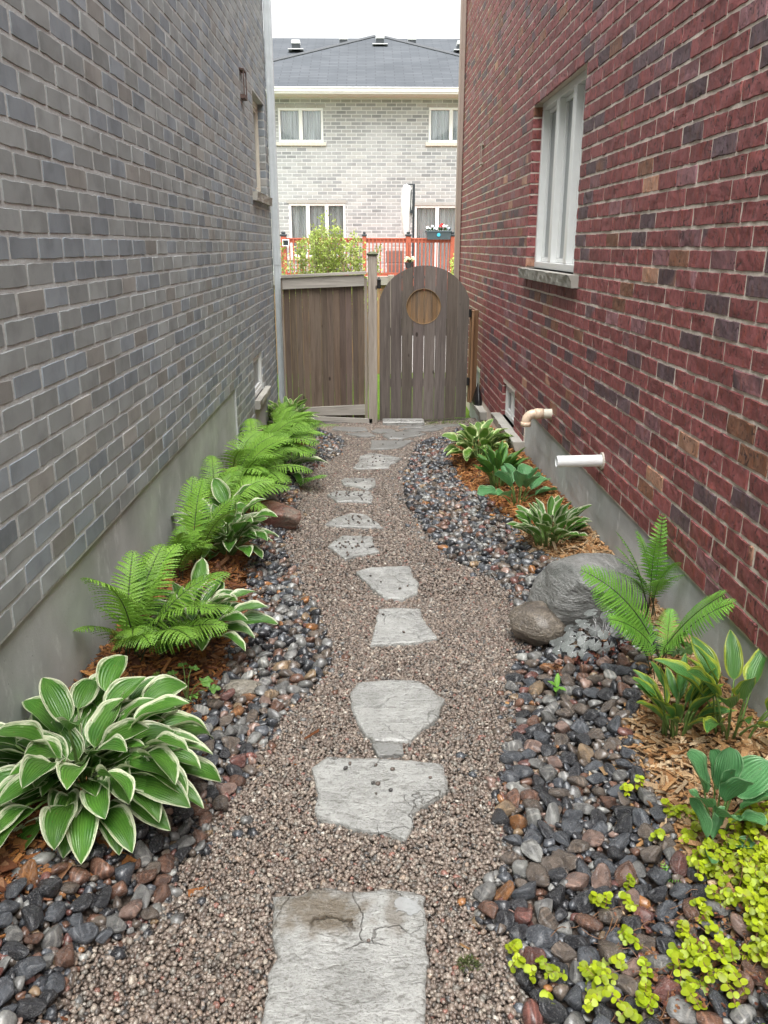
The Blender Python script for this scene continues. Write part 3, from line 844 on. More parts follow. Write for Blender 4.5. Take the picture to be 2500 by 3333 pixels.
def far_window(x0, x1, z0, z1, panes, fr=.06, sill=True, name='window'):
    f = MB()
    for a, b, c, e in ((x0, x1, z0, z0 + fr), (x0, x1, z1 - fr, z1), (x0, x0 + fr, z0 + fr, z1 - fr), (x1 - fr, x1, z0 + fr, z1 - fr)):
        f.box((a, FY + .01, c), (b, FY + .10, e), bev=.006)
    w = (x1 - x0) / panes
    for i in range(1, panes):
        f.box((x0 + i * w - .05, FY + .004, z0 + fr), (x0 + i * w + .05, FY + .10, z1 - fr), bev=.006)
    o = f.build(name, M['white'], fh)
    for i in range(panes):
        a = x0 + i * w + (.05 if i else fr); b = x0 + (i + 1) * w - (.05 if i < panes - 1 else fr)
        g = MB(); g.box((a, FY + .07, z0 + fr), (b, FY + .074, z1 - fr))
        t = NTglass
        g.build('pane', t, o)
        c = MB(); n = 40
        xx = np.linspace(a, b, n); yy = FY + .13 + .02 * np.sin(np.arange(n) * 1.3 + i)
        V = np.concatenate([np.stack([xx, yy, np.full(n, z0)], -1), np.stack([xx, yy, np.full(n, z1)], -1)])
        k = np.arange(n - 1); c.add(V, np.stack([k, k + 1, k + 1 + n, k + n], -1))
        c.build('curtain', M['curtain'], o)
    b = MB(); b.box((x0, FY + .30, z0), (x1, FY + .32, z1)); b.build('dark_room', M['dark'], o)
    if sill:
        s = MB(); s.box((x0 - .08, FY - .05, z0 - .09), (x1 + .07, FY + .06, z0 - .002), bev=.008); s.build('sill', simple('pale_sill', (.58, .55, .48), .7, .15, 20), o)
    return o
def clear_glass():
    t = NT('clear_glass')
    g = t.n('BsdfGlossy', {0: (1, 1, 1, 1), 1: .02}); tr = t.n('BsdfTransparent', {0: (.97, .99, 1.0, 1)})
    fr = t.n('Fresnel', {0: 1.6})
    return t.done(t.n('MixShader', {0: t.math('MULTIPLY', fr.outputs[0], .8), 1: tr.outputs[0], 2: g.outputs[0]}))
NTglass = clear_glass()
far_window(-2.311, -1.133, 4.19, 5.011, 2); far_window(1.641, 2.82, 4.19, 5.033, 2)
far_window(-2.106, -.582, 1.30, 2.68, 3); far_window(1.293, 2.524, .86, 2.627, 2, sill=False, name='patio_door')
for (a, b, c, e) in f_holes:                # soldier-course lintels
    mb = MB()
    for x in np.arange(a - .06, b + .06, .27):
        mb.box((x, FY - .012, e + .004), (min(x + .258, b + .06), FY - .002, e + .085), (.36, .35, .33))
    mb.build('lintel', M['fbrick'], fh)

# ------------------------------------------------------------------ deck, parasol, planters
dk = thing('wooden_deck', (0, 21.5, -.34), 'red stained wooden deck with railing behind the pale brick house', 'deck')
mb = MB()
for yy in np.arange(20.05, 23.45, .15):
    mb.box((-2.05, yy, .80), (6, yy + .14, .84))
mb.box((-2.05, 19.96, .58), (6, 20.0, .80))
for x in (-2.0, 0, 2, 4): mb.box((x - .07, 20.05, -.34), (x + .07, 20.19, .58))
mb.build('deck_floor', M['deck'], dk)
for x, w_ in ((-1.94, .065), (-.064, .045), (.96, .06), (1.995, .055), (4, .05)):
    mb = MB(); mb.box((x - w_, 19.93, .5), (x + w_, 20.05, 1.80), bev=.008); o = mb.build('deck_post', M['deck'], dk)
    mb = MB(); mb.box((x - w_ - .012, 19.918, 1.80), (x + w_ + .012, 20.062, 1.85), bev=.008); mb.box((x - w_ * .7, 19.945, 1.85), (x + w_ * .7, 20.035, 1.905), bev=.015)
    mb.build('post_cap', M['dark'], o)
mb = MB()
for a, b in ((-1.87, -.112), (-.018, .898), (1.022, 1.938), (2.052, 3.95)):
    mb.box((a, 19.95, 1.735), (b, 20.04, 1.765), bev=.004); mb.box((a, 19.975, 1.66), (b, 20.015, 1.735), bev=.004); mb.box((a, 19.975, .93), (b, 20.015, .99), bev=.004)
mb.build('deck_rail', M['deck'], dk)
mb = MB()
for x in np.arange(-1.80, 3.9, .088):
    if min(abs(x - q) for q in (-1.94, -.064, .96, 1.995)) > .07:
        mb.box((x - .014, 19.945, .93), (x + .014, 19.972, 1.735))
mb.build('baluster', M['deck'], dk)
pu = thing('patio_umbrella', (.98, 20.7, .84), 'closed white patio umbrella with charcoal pole standing on the deck', 'umbrella')
mb = MB()
zz = np.linspace(1.80, 2.98, 26); a = np.linspace(0, 2 * PI, 22, endpoint=False)
V = []
for k, z in enumerate(zz):
    t = (z - 1.80) / 1.18
    rr = np.interp(t, [0, .08, .3, .6, .85, .97, 1], [.05, .075, .10, .125, .105, .07, .02])
    fold = 1 + .22 * np.sin(a * 5 + 2.2 * t) + .05 * np.sin(a * 11 + 5 * t)
    V.append(np.stack([.94 + rr * fold * np.cos(a), 20.65 + rr * fold * np.sin(a), np.full(22, z)], -1))
V = np.concatenate(V); i = np.arange(25)[:, None] * 22; j = np.arange(22)[None]; k = (j + 1) % 22
mb.add(V, [np.stack([i + j, i + k, i + k + 22, i + j + 22], -1).reshape(-1, 4), (25 * 22 + np.arange(22)).reshape(1, -1)])
mb.build('canopy', M['canvas'], pu, smooth=True)
mb = MB(); mb.box((1.085, 20.62, .84), (1.14, 20.68, 2.97), bev=.006); mb.box((.90, 20.63, 2.955), (1.14, 20.67, 2.985), bev=.004); mb.build('pole', M['dark'], pu)
mb = MB(); mb.box((1.03, 20.55, 2.32), (1.085, 20.64, 2.40)); mb.tube([(1.05, 20.6, 2.85), (1.04, 20.6, 2.4)], .012, 6); mb.build('crank', M['dark'], pu)
mb = MB(); mb.box((.75, 20.4, .84), (1.45, 21.0, .90), bev=.02); mb.build('base', M['dark'], pu)

def blossoms(mb, pts, r, cols, n=9):
    for p in pts:
        c = cols[int(rng.integers(len(cols)))]
        for k in range(n):
            d = rng.normal(size=3); d[2] = abs(d[2]); d /= np.linalg.norm(d)
            A = np.cross(d, rng.normal(size=3)); A /= np.linalg.norm(A); B = np.cross(d, A)
            q = np.array(p) + d * r * .5
            mb.add([q - A * r * .5 - B * r * .5, q + A * r * .5 - B * r * .5, q + A * r * .5 + B * r * .5, q - A * r * .5 + B * r * .5], np.array([[0, 1, 2, 3]]), np.array(c) * rng.uniform(.85, 1.1))
def leafball(mb, c, rad, n, size, colr):
    for k in range(n):
        d = rng.normal(size=3); d /= np.linalg.norm(d)
        q = np.array(c) + d * np.array(rad) * rng.uniform(.3, 1) ** .5
        A = rng.normal(size=3); A /= np.linalg.norm(A); B = np.cross(A, d); B /= np.linalg.norm(B) + 1e-9
        s = size * rng.uniform(.6, 1.3)
        mb.add([q - A * s, q + B * s * .45, q + A * s, q - B * s * .45], np.array([[0, 1, 2, 3]]), np.array(colr) * rng.uniform(.7, 1.2))
fb = thing('planter_box', (1.66, 19.98, 1.765), 'slate planter box of white and red flowers hung on the deck rail', 'planter')
mb = MB()
P = [(1.40, 19.86, 1.73), (1.93, 19.86, 1.73), (1.93, 20.10, 1.73), (1.40, 20.10, 1.73), (1.375, 19.84, 1.915), (1.95, 19.84, 1.915), (1.95, 20.12, 1.915), (1.375, 20.12, 1.915)]
mb.add(P, np.array([[0, 3, 2, 1], [4, 5, 6, 7], [0, 1, 5, 4], [1, 2, 6, 5], [2, 3, 7, 6], [3, 0, 4, 7]]))
mb.box((1.36, 19.825, 1.895), (1.965, 20.135, 1.925), bev=.006)
mb.build('box', M['box'], fb)
mb = MB(); mb.tube([(1.655, 19.835, 1.835), (1.655, 19.85, 1.835)], .04, 14); mb.build('emblem', M['blue'], fb)
mb = MB()
for x in np.linspace(1.42, 1.9, 7): leafball(mb, (x, 19.98, 1.95), (.05, .07, .045), 22, .028, (.10, .22, .04))
mb.build('foliage', M['fern'], fb)
mb = MB()
blossoms(mb, [(x, 19.95 + rng.uniform(-.05, .05), rng.uniform(1.96, 2.02)) for x in (1.40, 1.45, 1.52, 1.57, 1.62, 1.78, 1.84, 1.88, 1.92)], .05, [(.8, .8, .78), (.72, .74, .8)])
blossoms(mb, [(1.70, 19.93, 2.02), (1.74, 19.95, 2.05), (1.77, 19.95, 2.0)], .05, [(.6, .03, .03), (.7, .08, .06)])
mb.build('flowers', M['petal'], fb)
hp = thing('hanging_pot', (.967, 19.78, 1.09), 'small black pot of pale yellow flowers hooked on a deck post', 'flower pot')
mb = MB(); mb.tube([(.967, 19.78, z) for z in (1.09, 1.12, 1.2, 1.225, 1.228)], [.055, .07, .092, .10, .085], 20); mb.build('pot', M['black'], hp)
mb = MB()
mb.tube([(.967, 19.93, 1.66), (.967, 19.80, 1.65), (.967, 19.78, 1.60), (.967, 19.78, 1.35)], .006, 6)
mb.build('hook', M['iron'], hp)
mb = MB(); leafball(mb, (.967, 19.78, 1.26), (.10, .09, .04), 40, .03, (.12, .24, .05)); mb.build('foliage', M['fern'], hp)
mb = MB(); blossoms(mb, [(.967 + rng.uniform(-.1, .11), 19.74 + rng.uniform(-.06, .06), rng.uniform(1.25, 1.33)) for _ in range(14)], .045, [(.75, .70, .40), (.78, .76, .58)])
mb.build('flowers', M['petal'], hp)
lp = thing('square_lantern', (-1.88, 19.9, 1.58), 'small white square lantern on the left deck post by the bush', 'lantern')
mb = MB()
for a, b, c, e in ((-1.958, -1.80, 1.582, 1.60), (-1.958, -1.80, 1.712, 1.73), (-1.958, -1.938, 1.60, 1.712), (-1.82, -1.80, 1.60, 1.712)):
    mb.box((a, 19.82, c), (b, 19.925, e), bev=.004)
mb.build('frame', M['white'], lp)
mb = MB(); mb.box((-1.938, 19.84, 1.60), (-1.82, 19.90, 1.712)); mb.build('lens', M['glass'], lp)
wk = thing('storage_bench', (.68, 21.2, .84), 'brown panelled storage bench on the deck behind the railing', 'bench')
mb = MB(); mb.box((.50, 21.0, .86), (.90, 21.6, 1.17), bev=.01); mb.build('body', M['wick'], wk)
mb = MB(); mb.box((.48, 21.3, 1.175), (.92, 21.6, 1.48), bev=.015); mb.build('back', M['wick'], wk)

# fence far behind the gate
rf = thing('rear_fence', (-1, 13, -.36), 'low tan fence with grey top board seen between gate and post', 'fence')
mb = MB()
for x in np.arange(-3.2, .30, .142):
    mb.box((x, 13.0, -.34), (x + .136, 13.02, 1.02), np.ones(3) * rng.uniform(.8, 1.15))
mb.build('board_panel', M['backf'], rf)
mb = MB(); mb.box((-3.2, 12.96, 1.02), (.32, 12.998, 1.15), bev=.004); mb.build('rail', M['rail'], rf)
mb = MB(); mb.box((.32, 12.95, -.34), (.41, 13.04, 1.17), bev=.004); mb.build('post', M['post'], rf)

# ------------------------------------------------------------------ fence panel, posts and gate across the passage
fp = thing('board_fence', (-.46, 9.05, -.3), 'weathered brown board fence panel beside the downspout, with sloping grey rails', 'fence')
mb = MB()
xs_ = np.linspace(-.905, -.035, 14)
for i in range(13):
    x0, x1 = xs_[i] + rng.uniform(-.006, .006), xs_[i + 1] - .0025
    dy = rng.uniform(0, .006); tl = rng.uniform(.72, 1.22)
    mb.box((x0, 9.05 + dy, -.29), (x1, 9.068 + dy, 1.20), np.array([tl, tl * rng.uniform(.94, 1.02), tl * rng.uniform(.88, 1.04)]), bev=.002)
mb.build('board_panel', M['fence'], fp)
def plank(mb, p0, p1, h, y0, y1, col=(1, 1, 1), h1=None):
    h1 = h if h1 is None else h1
    V = []
    for (x, z), hh in ((p0, h), (p1, h1)):
        V += [(x, y0, z), (x, y1, z), (x, y1, z + hh), (x, y0, z + hh)]
    mb.add(V, np.array([[0, 3, 2, 1], [4, 5, 6, 7], [0, 1, 5, 4], [3, 7, 6, 2], [0, 4, 7, 3], [1, 2, 6, 5]]), col)
mb = MB(); plank(mb, (-.905, 1.155), (-.034, 1.190), .115, 9.015, 9.048); plank(mb, (-.915, 1.273), (-.012, 1.313), .026, 8.995, 9.09, (1.1, 1.1, 1.1)); mb.build('top_rail', M['rail'], fp)
mb = MB(); plank(mb, (-.87, -.215), (-.036, -.205), .085, 9.018, 9.048, (.95, .95, .95), .112); mb.build('bottom_rail', M['rail'], fp)
mb = MB(); plank(mb, (-.70, -.262), (.045, -.300), .052, 8.99, 9.016, (1.05, 1.05, 1.05)); mb.build('kick_board', M['rail'], fp)
mb = MB(); mb.box((-.034, 9.02, -.25), (-.002, 9.07, 1.27), (.8, .78, .76), bev=.003); mb.build('stile', M['post'], fp); mb = MB(); mb.box((-.925, 9.03, -.25), (-.906, 9.07, 1.27), (.8, .76, .72), bev=.003); mb.build('stile', M['post'], fp)
mb = MB(); mb.box((-.578, 8.985, -.36), (-.295, 9.10, -.285), bev=.004)
tag(mb.build('concrete_block', M['block']), 'grey concrete block under the kick board of the fence panel', 'block')
po = thing('fence_post', (.055, 9.05, -.31), 'tall grey wooden post with mossy cap between fence panel and gate', 'post')
mb = MB(); mb.box((.006, 8.99, -.34), (.104, 9.088, 1.50), bev=.005); mb.build('shaft', M['post'], po)
mb = MB(); mb.box((-.006, 8.978, 1.50), (.116, 9.10, 1.515), bev=.004)
mb.add([(-.012, 8.972, 1.515), (.122, 8.972, 1.515), (.122, 9.106, 1.515), (-.012, 9.106, 1.515), (.03, 9.014, 1.54), (.08, 9.014, 1.54), (.08, 9.064, 1.54), (.03, 9.064, 1.54)], np.array([[0, 1, 5, 4], [1, 2, 6, 5], [2, 3, 7, 6], [3, 0, 4, 7], [4, 5, 6, 7], [3, 2, 1, 0]]))
mb.build('post_cap', simple('mossy_cap', (.10, .11, .06), .8, .4, 30), po)
mb = MB(); mb.box((.104, 9.03, 1.16), (.145, 9.10, 1.25), bev=.006); mb.add([(.10, 9.02, 1.25), (.15, 9.02, 1.25), (.15, 9.11, 1.25), (.10, 9.11, 1.25), (.125, 9.065, 1.285)], [np.array([[0, 1, 4]]), np.array([[1, 2, 4]]), np.array([[2, 3, 4]]), np.array([[3, 0, 4]])])
mb.build('latch_box', M['iron'], po)
gt = thing('wooden_gate', (.62, 9.05, -.25), 'arched grey wooden gate with a round golden inset, moss under its boards', 'gate')
mb = MB()
gc = (.607, .972); gr = .187
edges = [.128, .2505, .372, .494, .616, .737, .858, .979, 1.103]
def arch(x):
    return .925 + .472 * np.sqrt(np.clip(1 - ((x - .6155) / .502) ** 2, 0, 1))
for i in range(8):
    x0, x1 = edges[i] + (.0012 + rng.uniform(0, .0015)), edges[i + 1] - (.001 + rng.uniform(0, .0018))
    n = 16; xx = np.linspace(x0, x1, n); y0 = 9.05 + rng.uniform(-.001, .001); y1 = y0 + .0135
    top = arch(xx); tl = rng.uniform(.82, 1.18); col = np.array([tl, tl * rng.uniform(.95, 1.02), tl * rng.uniform(.9, 1.05)])
    zb = -.272 + rng.uniform(-.008, .008) + .02 * (i / 7)
    d = np.abs(xx - gc[0]); ins = d < gr; hh = np.sqrt(np.clip(gr ** 2 - d ** 2, 0, None))
    lo_t = np.where(ins, gc[1] - hh, gc[1]); hi_b = np.where(ins, gc[1] + hh, gc[1])
    for A, B in ((np.full(n, zb), lo_t), (hi_b, top)):
        V = np.concatenate([np.stack([xx, np.full(n, y0), A], -1), np.stack([xx, np.full(n, y0), B], -1), np.stack([xx, np.full(n, y1), B], -1), np.stack([xx, np.full(n, y1), A], -1)])
        k = np.arange(n - 1); F = np.concatenate([np.stack([k + a * n, k + 1 + a * n, k + 1 + b * n, k + b * n], -1) for a, b in ((0, 1), (1, 2), (2, 3), (3, 0))])
        mb.add(V, [F, np.array([[0, n, 2 * n, 3 * n]]), np.array([[n - 1, 4 * n - 1, 3 * n - 1, 2 * n - 1]])], col)
mb.build('board_panel', M['gate'], gt)
mb = MB()
for x0, x1 in ((.40, .475), (.477, .545), (.547, .612), (.615, .69), (.692, .755), (.757, .815)):
    tl = rng.uniform(.75, 1.3); mb.box((x0, 9.0655, .76), (x1, 9.0715, 1.185), np.array([tl, tl * .97, tl * .93]))
mb.build('round_inset', M['inset'], gt)
mb = MB()
a = np.linspace(0, 2 * PI, 64, endpoint=False)
ring = lambda r, y: np.stack([gc[0] + r * np.cos(a), np.full(64, y), gc[1] + r * np.sin(a)], -1)
V = np.concatenate([ring(gr - .004, 9.047), ring(gr - .0005, 9.047), ring(gr - .0005, 9.066), ring(gr - .004, 9.066)])
i = np.arange(64); k = (i + 1) % 64
mb.add(V, np.concatenate([np.stack([i + p * 64, k + p * 64, k + q * 64, i + q * 64], -1) for p, q in ((0, 1), (1, 2), (2, 3), (3, 0))]))
mb.build('ring', simple('golden_ring', (.30, .20, .10), .6, .3, 40), gt)
mb = MB(); mb.box((.14, 9.073, .10), (1.09, 9.11, .19)); mb.box((.14, 9.073, .66), (1.09, 9.11, .745)); mb.build('brace', M['gate'], gt)
for z in (.86, .12):
    mb = MB(); mb.box((1.100, 9.036, z), (1.128, 9.052, z + .085), bev=.003); mb.tube([(1.112, 9.036, z), (1.112, 9.036, z + .085)], .008, 8); mb.build('hinge', M['iron'], gt)
gp = thing('gate_post', (1.135, 9.06, -.07), 'brown two-plank hinge post between the gate and the red brick wall', 'post')
mb = MB(); mb.box((1.114, 9.056, -.075), (1.132, 9.10, .95), (.8, .8, .8), bev=.003); mb.box((1.134, 9.03, -.075), (1.158, 9.10, .93), bev=.003); mb.box((1.16, 9.10, -.07), (1.215, 9.13, .93), (.7, .66, .62), bev=.003)
mb.build('shaft', M['newpost'], gp)
mb = MB()                                   # black bag slumped on the far window sill
V, F = ico(4)
V = V * np.array([.055, .16, .155]) * (1 + .10 * snoise(V, 3.5, 5, 4))[:, None]
V[:, 2] = np.maximum(V[:, 2], -.07); V[:, :2] *= (1 - .75 * np.clip((V[:, 2:3] + .03) / .185, 0, 1))
mb.add(V + np.array([1.222, 9.02, -.014]), F); o = mb.build('garbage_bag', M['black'], smooth=True)
tag(o, 'black plastic bag slumped on the far basement window sill by the gate', 'bag')

# ------------------------------------------------------------------ flagstones
FLAGS = [
 ('flag1', 'large pale flagstone with brown stain and puddle, first and nearest on the path', [(-.257,1.7),(-.195,1.708),(-.124,1.722),(-.051,1.716),(.035,1.719),(.095,1.713),(.14,1.696),(.135,1.556),(.127,1.447),(.123,1.337),(.115,1.10),(-.234,1.10),(-.24,1.344),(-.236,1.432),(-.225,1.501),(-.244,1.579)]),
 ('flag', 'wide pale flagstone with a notched lower corner, second on the path', [(-.188,2.266),(-.147,2.332),(-.015,2.314),(.123,2.306),(.241,2.283),(.249,2.205),(.24,2.137),(.176,2.076),(.128,2.035),(.121,1.968),(.102,1.916),(-.001,1.954),(-.152,2.01),(-.162,2.046),(-.164,2.124)]),
 ('flag', 'rounded shield-shaped pale flagstone just beyond the notched one', [(-.075,2.753),(-.044,2.846),(.094,2.865),(.195,2.846),(.252,2.762),(.286,2.699),(.236,2.56),(.172,2.478),(.145,2.426),(.097,2.422),(.009,2.423),(-.016,2.46),(-.041,2.55),(-.068,2.649)]),
 ('flagb', 'thin broken shard of flagstone below the shield-shaped one', [(.005,2.40),(.048,2.405),(.111,2.40),(.112,2.343),(.024,2.335)]),
 ('flag', 'pale flagstone flaring wider towards the camera, beside the small boulder', [(.045,3.569),(.157,3.582),(.241,3.565),(.253,3.455),(.295,3.241),(.206,3.201),(.007,3.184),(.021,3.335)]),
 ('flag', 'pale flagstone with pointed left corner, beside the big boulder', [(-.074,4.082),(.007,4.158),(.224,4.164),(.23,4.044),(.258,3.893),(.239,3.758),(.166,3.686),(.07,3.714),(.006,3.867)]),
 ('flag', 'white wet flagstone with pebbles and two pointed corners, sixth along the path', [(-.162,4.719),(.026,4.694),(.03,4.502),(.067,4.402),(-.072,4.342),(-.136,4.281),(-.185,4.407),(-.249,4.507)]),
 ('flag', 'white wet triangular flagstone level with the reddish boulder', [(-.288,4.946),(-.228,5.09),(-.114,5.202),(-.036,5.18),(.046,5.022),(.086,4.87),(-.049,4.883),(-.197,4.907)]),
 ('flag', 'white wet squarish flagstone littered with pebbles beyond the triangular one', [(-.301,5.68),(-.242,5.794),(.013,5.762),(.032,5.606),(.021,5.46),(-.087,5.488),(-.224,5.491)]),
 ('flag', 'wet flagstone with a pointed front edge beyond the squarish pebble-littered one', [(-.217,6.111),(-.187,6.183),(.051,6.163),(.059,5.949),(-.004,5.815),(-.092,5.911),(-.199,5.985)]),
 ('flag', 'broad grey-white flagstone beside the frond reaching over the path', [(-.131,6.531),(-.083,6.733),(-.073,6.983),(.018,7.117),(.261,6.94),(.291,6.867),(.192,6.655),(.169,6.525),(-.099,6.494)]),
 ('flagb', 'plain brown flagstone between the grey-white one and the cluster by the gate', [(.018,7.294),(.029,7.679),(.30,7.671),(.444,7.66),(.297,7.33),(.167,7.27)]),
 ('flagb', 'brown oblong flagstone with one dark pebble, in the cluster before the gate', [(.14,7.932),(.233,8.123),(.517,8.139),(.578,7.992),(.336,7.762),(.201,7.765)]),
 ('flagb', 'thin brown flagstone closest to the fence panel', [(-.38,8.261),(-.357,8.416),(-.026,8.358),(-.002,8.2),(-.166,8.15)]),
 ('flagb', 'small brown flagstone just below the one closest to the fence panel', [(-.235,8.034),(.0,8.11),(.075,7.907),(-.071,7.864)]),
 ('flagb', 'small rounded brown flagstone at the foot of the tall fence post', [(.031,8.15),(.08,8.304),(.238,8.274),(.293,8.12),(.113,8.05)]),
 ('flagb', 'long brown flagstone with a puddle, lying along the gate', [(.313,8.377),(.422,8.62),(.729,8.713),(.976,8.659),(1.044,8.44),(.751,8.38),(.407,8.32)]),
 ('flagb', 'narrow brown flagstone right of centre in front of the long puddled one', [(.353,8.2),(.501,8.31),(.788,8.30),(.701,8.18),(.444,8.16)]),
]
def resample(poly, n):
    P = np.array(poly); Q = np.roll(P, -1, 0); d = np.linalg.norm(Q - P, axis=1); s = np.concatenate([[0], np.cumsum(d)])
    u = np.linspace(0, s[-1], n, endpoint=False)
    PP = np.concatenate([P, P[:1]])
    return np.stack([np.interp(u, s, PP[:, 0]), np.interp(u, s, PP[:, 1])], -1)
FLAGPOLY = []
for i, (mk, lab, poly) in enumerate(FLAGS):
    n = 150 if i < 6 else 90
    R = resample(poly, n)
    cen = R.mean(0)
    ext = np.ptp(R, axis=0).max()
    R = R + .0042 * ext / .4 * np.stack([snoise(np.c_[R, np.zeros(n)], 48, i + 1, 4), snoise(np.c_[R, np.zeros(n)], 48, i + 40, 4)], -1)
    FLAGPOLY.append(R)
    mb = MB()
    rings = [(1.012, -.05), (1.0, -.004), (.992, .0), (.94, .003), (.85, .003), (.7, .003), (.52, .003), (.34, .003), (.16, .003)]
    V = []
    for sc_, dz in rings:
        q = cen + (R - cen) * sc_
        z = gz(q[:, 0], q[:, 1]) + .022 + dz
        if dz > 0:
            z = z + .0022 * snoise(np.c_[q, np.zeros(n)], 14, i + 70, 4)
            if i == 0:
                z = z - .006 * np.exp(-((q[:, 0] + .09) ** 2 + (q[:, 1] - 1.6) ** 2) / .004) + .006 * sstep((-.10 - q[:, 0]) / .06) * sstep((q[:, 1] - 1.56) / .08)
        V.append(np.c_[q, z])
    V.append(np.array([[cen[0], cen[1], gz(cen[0], cen[1]) + .025]]))
    V = np.concatenate(V); nr = len(rings)
    a = np.arange(nr - 1)[:, None] * n; j = np.arange(n)[None]; k = (j + 1) % n
    j1 = np.arange(n); k1 = (j1 + 1) % n
    mb.add(V, [np.stack([a + j, a + k, a + k + n, a + j + n], -1).reshape(-1, 4), np.stack([(nr - 1) * n + j1, (nr - 1) * n + k1, np.full(n, nr * n)], -1)])
    o = mb.build('flagstone', M[mk], smooth=True)
    tag(o, lab, 'flagstone', 'flagstones of the stepping path')
def inpoly(x, y, P):
    c = np.zeros(len(x), bool); n = len(P)
    for i in range(n):
        x0, y0 = P[i]; x1, y1 = P[(i + 1) % n]
        m = ((y0 > y) != (y1 > y)) & (x < (x1 - x0) * (y - y0) / (y1 - y0 + 1e-12) + x0)
        c ^= m
    return c
def in_flags(x, y, grow=1.0):
    r = np.zeros(len(x), bool)
    for P in FLAGPOLY:
        lo = P.min(0) - .05; hi = P.max(0) + .05
        m = (x > lo[0]) & (x < hi[0]) & (y > lo[1]) & (y < hi[1])
        if m.any():
            c = P.mean(0)
            idx = np.where(m)[0]
            r[idx] |= inpoly(x[idx], y[idx], c + (P - c) * grow)
    return r

# ------------------------------------------------------------------ pea gravel (one body nobody could count)
def rand_rot(n):
    q = rng.normal(size=(n, 4)); q /= np.linalg.norm(q, axis=1)[:, None]
    w, x, y, z = q.T
    return np.stack([1 - 2 * (y * y + z * z), 2 * (x * y - z * w), 2 * (x * z + y * w), 2 * (x * y + z * w), 1 - 2 * (x * x + z * z), 2 * (y * z - x * w), 2 * (x * z - y * w), 2 * (y * z + x * w), 1 - 2 * (x * x + y * y)], -1).reshape(n, 3, 3)
def tilt_rot(n, tilt):
    a = rng.uniform(0, 2 * PI, n); b = rng.normal(0, tilt, n); c = rng.normal(0, tilt, n)
    ca, sa, cb, sb, cc, sc_ = np.cos(a), np.sin(a), np.cos(b), np.sin(b), np.cos(c), np.sin(c)
    z = np.zeros(n); o = np.ones(n)
    Rz = np.stack([ca, -sa, z, sa, ca, z, z, z, o], -1).reshape(n, 3, 3)
    Rx = np.stack([o, z, z, z, cb, -sb, z, sb, cb], -1).reshape(n, 3, 3)
    Ry = np.stack([cc, z, sc_, z, o, z, -sc_, z, cc], -1).reshape(n, 3, 3)
    return Rz @ Rx @ Ry
def scatter(mb, protos, F, pos, size, rot, cols):
    k = rng.integers(len(protos), size=len(pos))
    for p in range(len(protos)):
        m = np.where(k == p)[0]
        if not len(m): continue
        V = (protos[p][None] * size[m][:, None, :])
        V = np.einsum('nij,nvj->nvi', rot[m], V) + pos[m][:, None, :]
        nv = protos[p].shape[0]
        FF = (F[None] + (np.arange(len(m)) * nv)[:, None, None]).reshape(-1, F.shape[1])
        mb.add(V.reshape(-1, 3), FF, np.repeat(cols[m], nv, 0))
def pebble_protos(sub, n, seed0, amp=.16):
    V, F = ico(sub); out = []
    for i in range(n):
        r = np.random.default_rng(seed0 + i)
        W = V * (1 + amp * snoise(V, 1.6, seed0 + i, 2))[:, None]
        for _ in range(3):
            d = r.normal(size=3); d /= np.linalg.norm(d); h = r.uniform(.62, .85)
            over = np.clip(W @ d - h, 0, None); W = W - over[:, None] * d * .5
        out.append(W)
    return out, F
PEB = .95 * np.array([(.22, .175, .142), (.27, .215, .175), (.18, .14, .115), (.32, .27, .225), (.14, .118, .10), (.42, .365, .30), (.24, .22, .19), (.10, .095, .09), (.27, .135, .105), (.52, .48, .42), (.21, .155, .125), (.33, .25, .19)])
PW = np.array([.20, .17, .16, .10, .10, .045, .07, .035, .02, .012, .06, .028]); PW /= PW.sum()
def gravel_band(mb, y0, y1, sp, size, sub, nproto, z0, zr, seed):
    protos, F = pebble_protos(sub, nproto, seed)
    xs = np.arange(-.72, 1.25, sp); ys = np.arange(y0, y1, sp * .9)
    X, Y = np.meshgrid(xs, ys, indexing='ij'); X = X.ravel() + rng.uniform(-.55, .55, X.size) * sp; Y = Y.ravel() + rng.uniform(-.55, .55, Y.size) * sp
    j = rng.normal(0, .022, len(X))
    m = (X > xlo(Y) - .02 + j) & (X < xri(Y) + .03 + j) & ~in_flags(X, Y, .985) & (Y < 9.2) | ((X > xlo(Y) + .02) & (X < xri(Y) - .02) & (Y < 9.2) & ~in_flags(X, Y, .955) & (rng.uniform(size=len(X)) < .35))
    X, Y = X[m], Y[m]; n = len(X)
    s = size * np.exp(rng.normal(0, .24, n))
    S = np.stack([s * rng.uniform(.9, 1.45, n), s * rng.uniform(.75, 1.05, n), s * rng.uniform(.55, .8, n)], -1) * .5
    Zp = gz(X, Y) + z0 + rng.uniform(0, zr, n)
    col = PEB[rng.choice(len(PEB), n, p=PW)] * rng.uniform(.75, 1.2, n)[:, None]
    scatter(mb, protos, F, np.stack([X, Y, Zp], -1), S, tilt_rot(n, .40), col)
mb = MB()
gravel_band(mb, 1.0, 3.7, .0100, .0128, 1, 10, .004, .005, 100)
gravel_band(mb, 1.0, 3.7, .0108, .0128, 0, 8, -.006, .005, 130)
gravel_band(mb, 3.7, 9.2, .0125, .0150, 0, 10, .003, .008, 160)
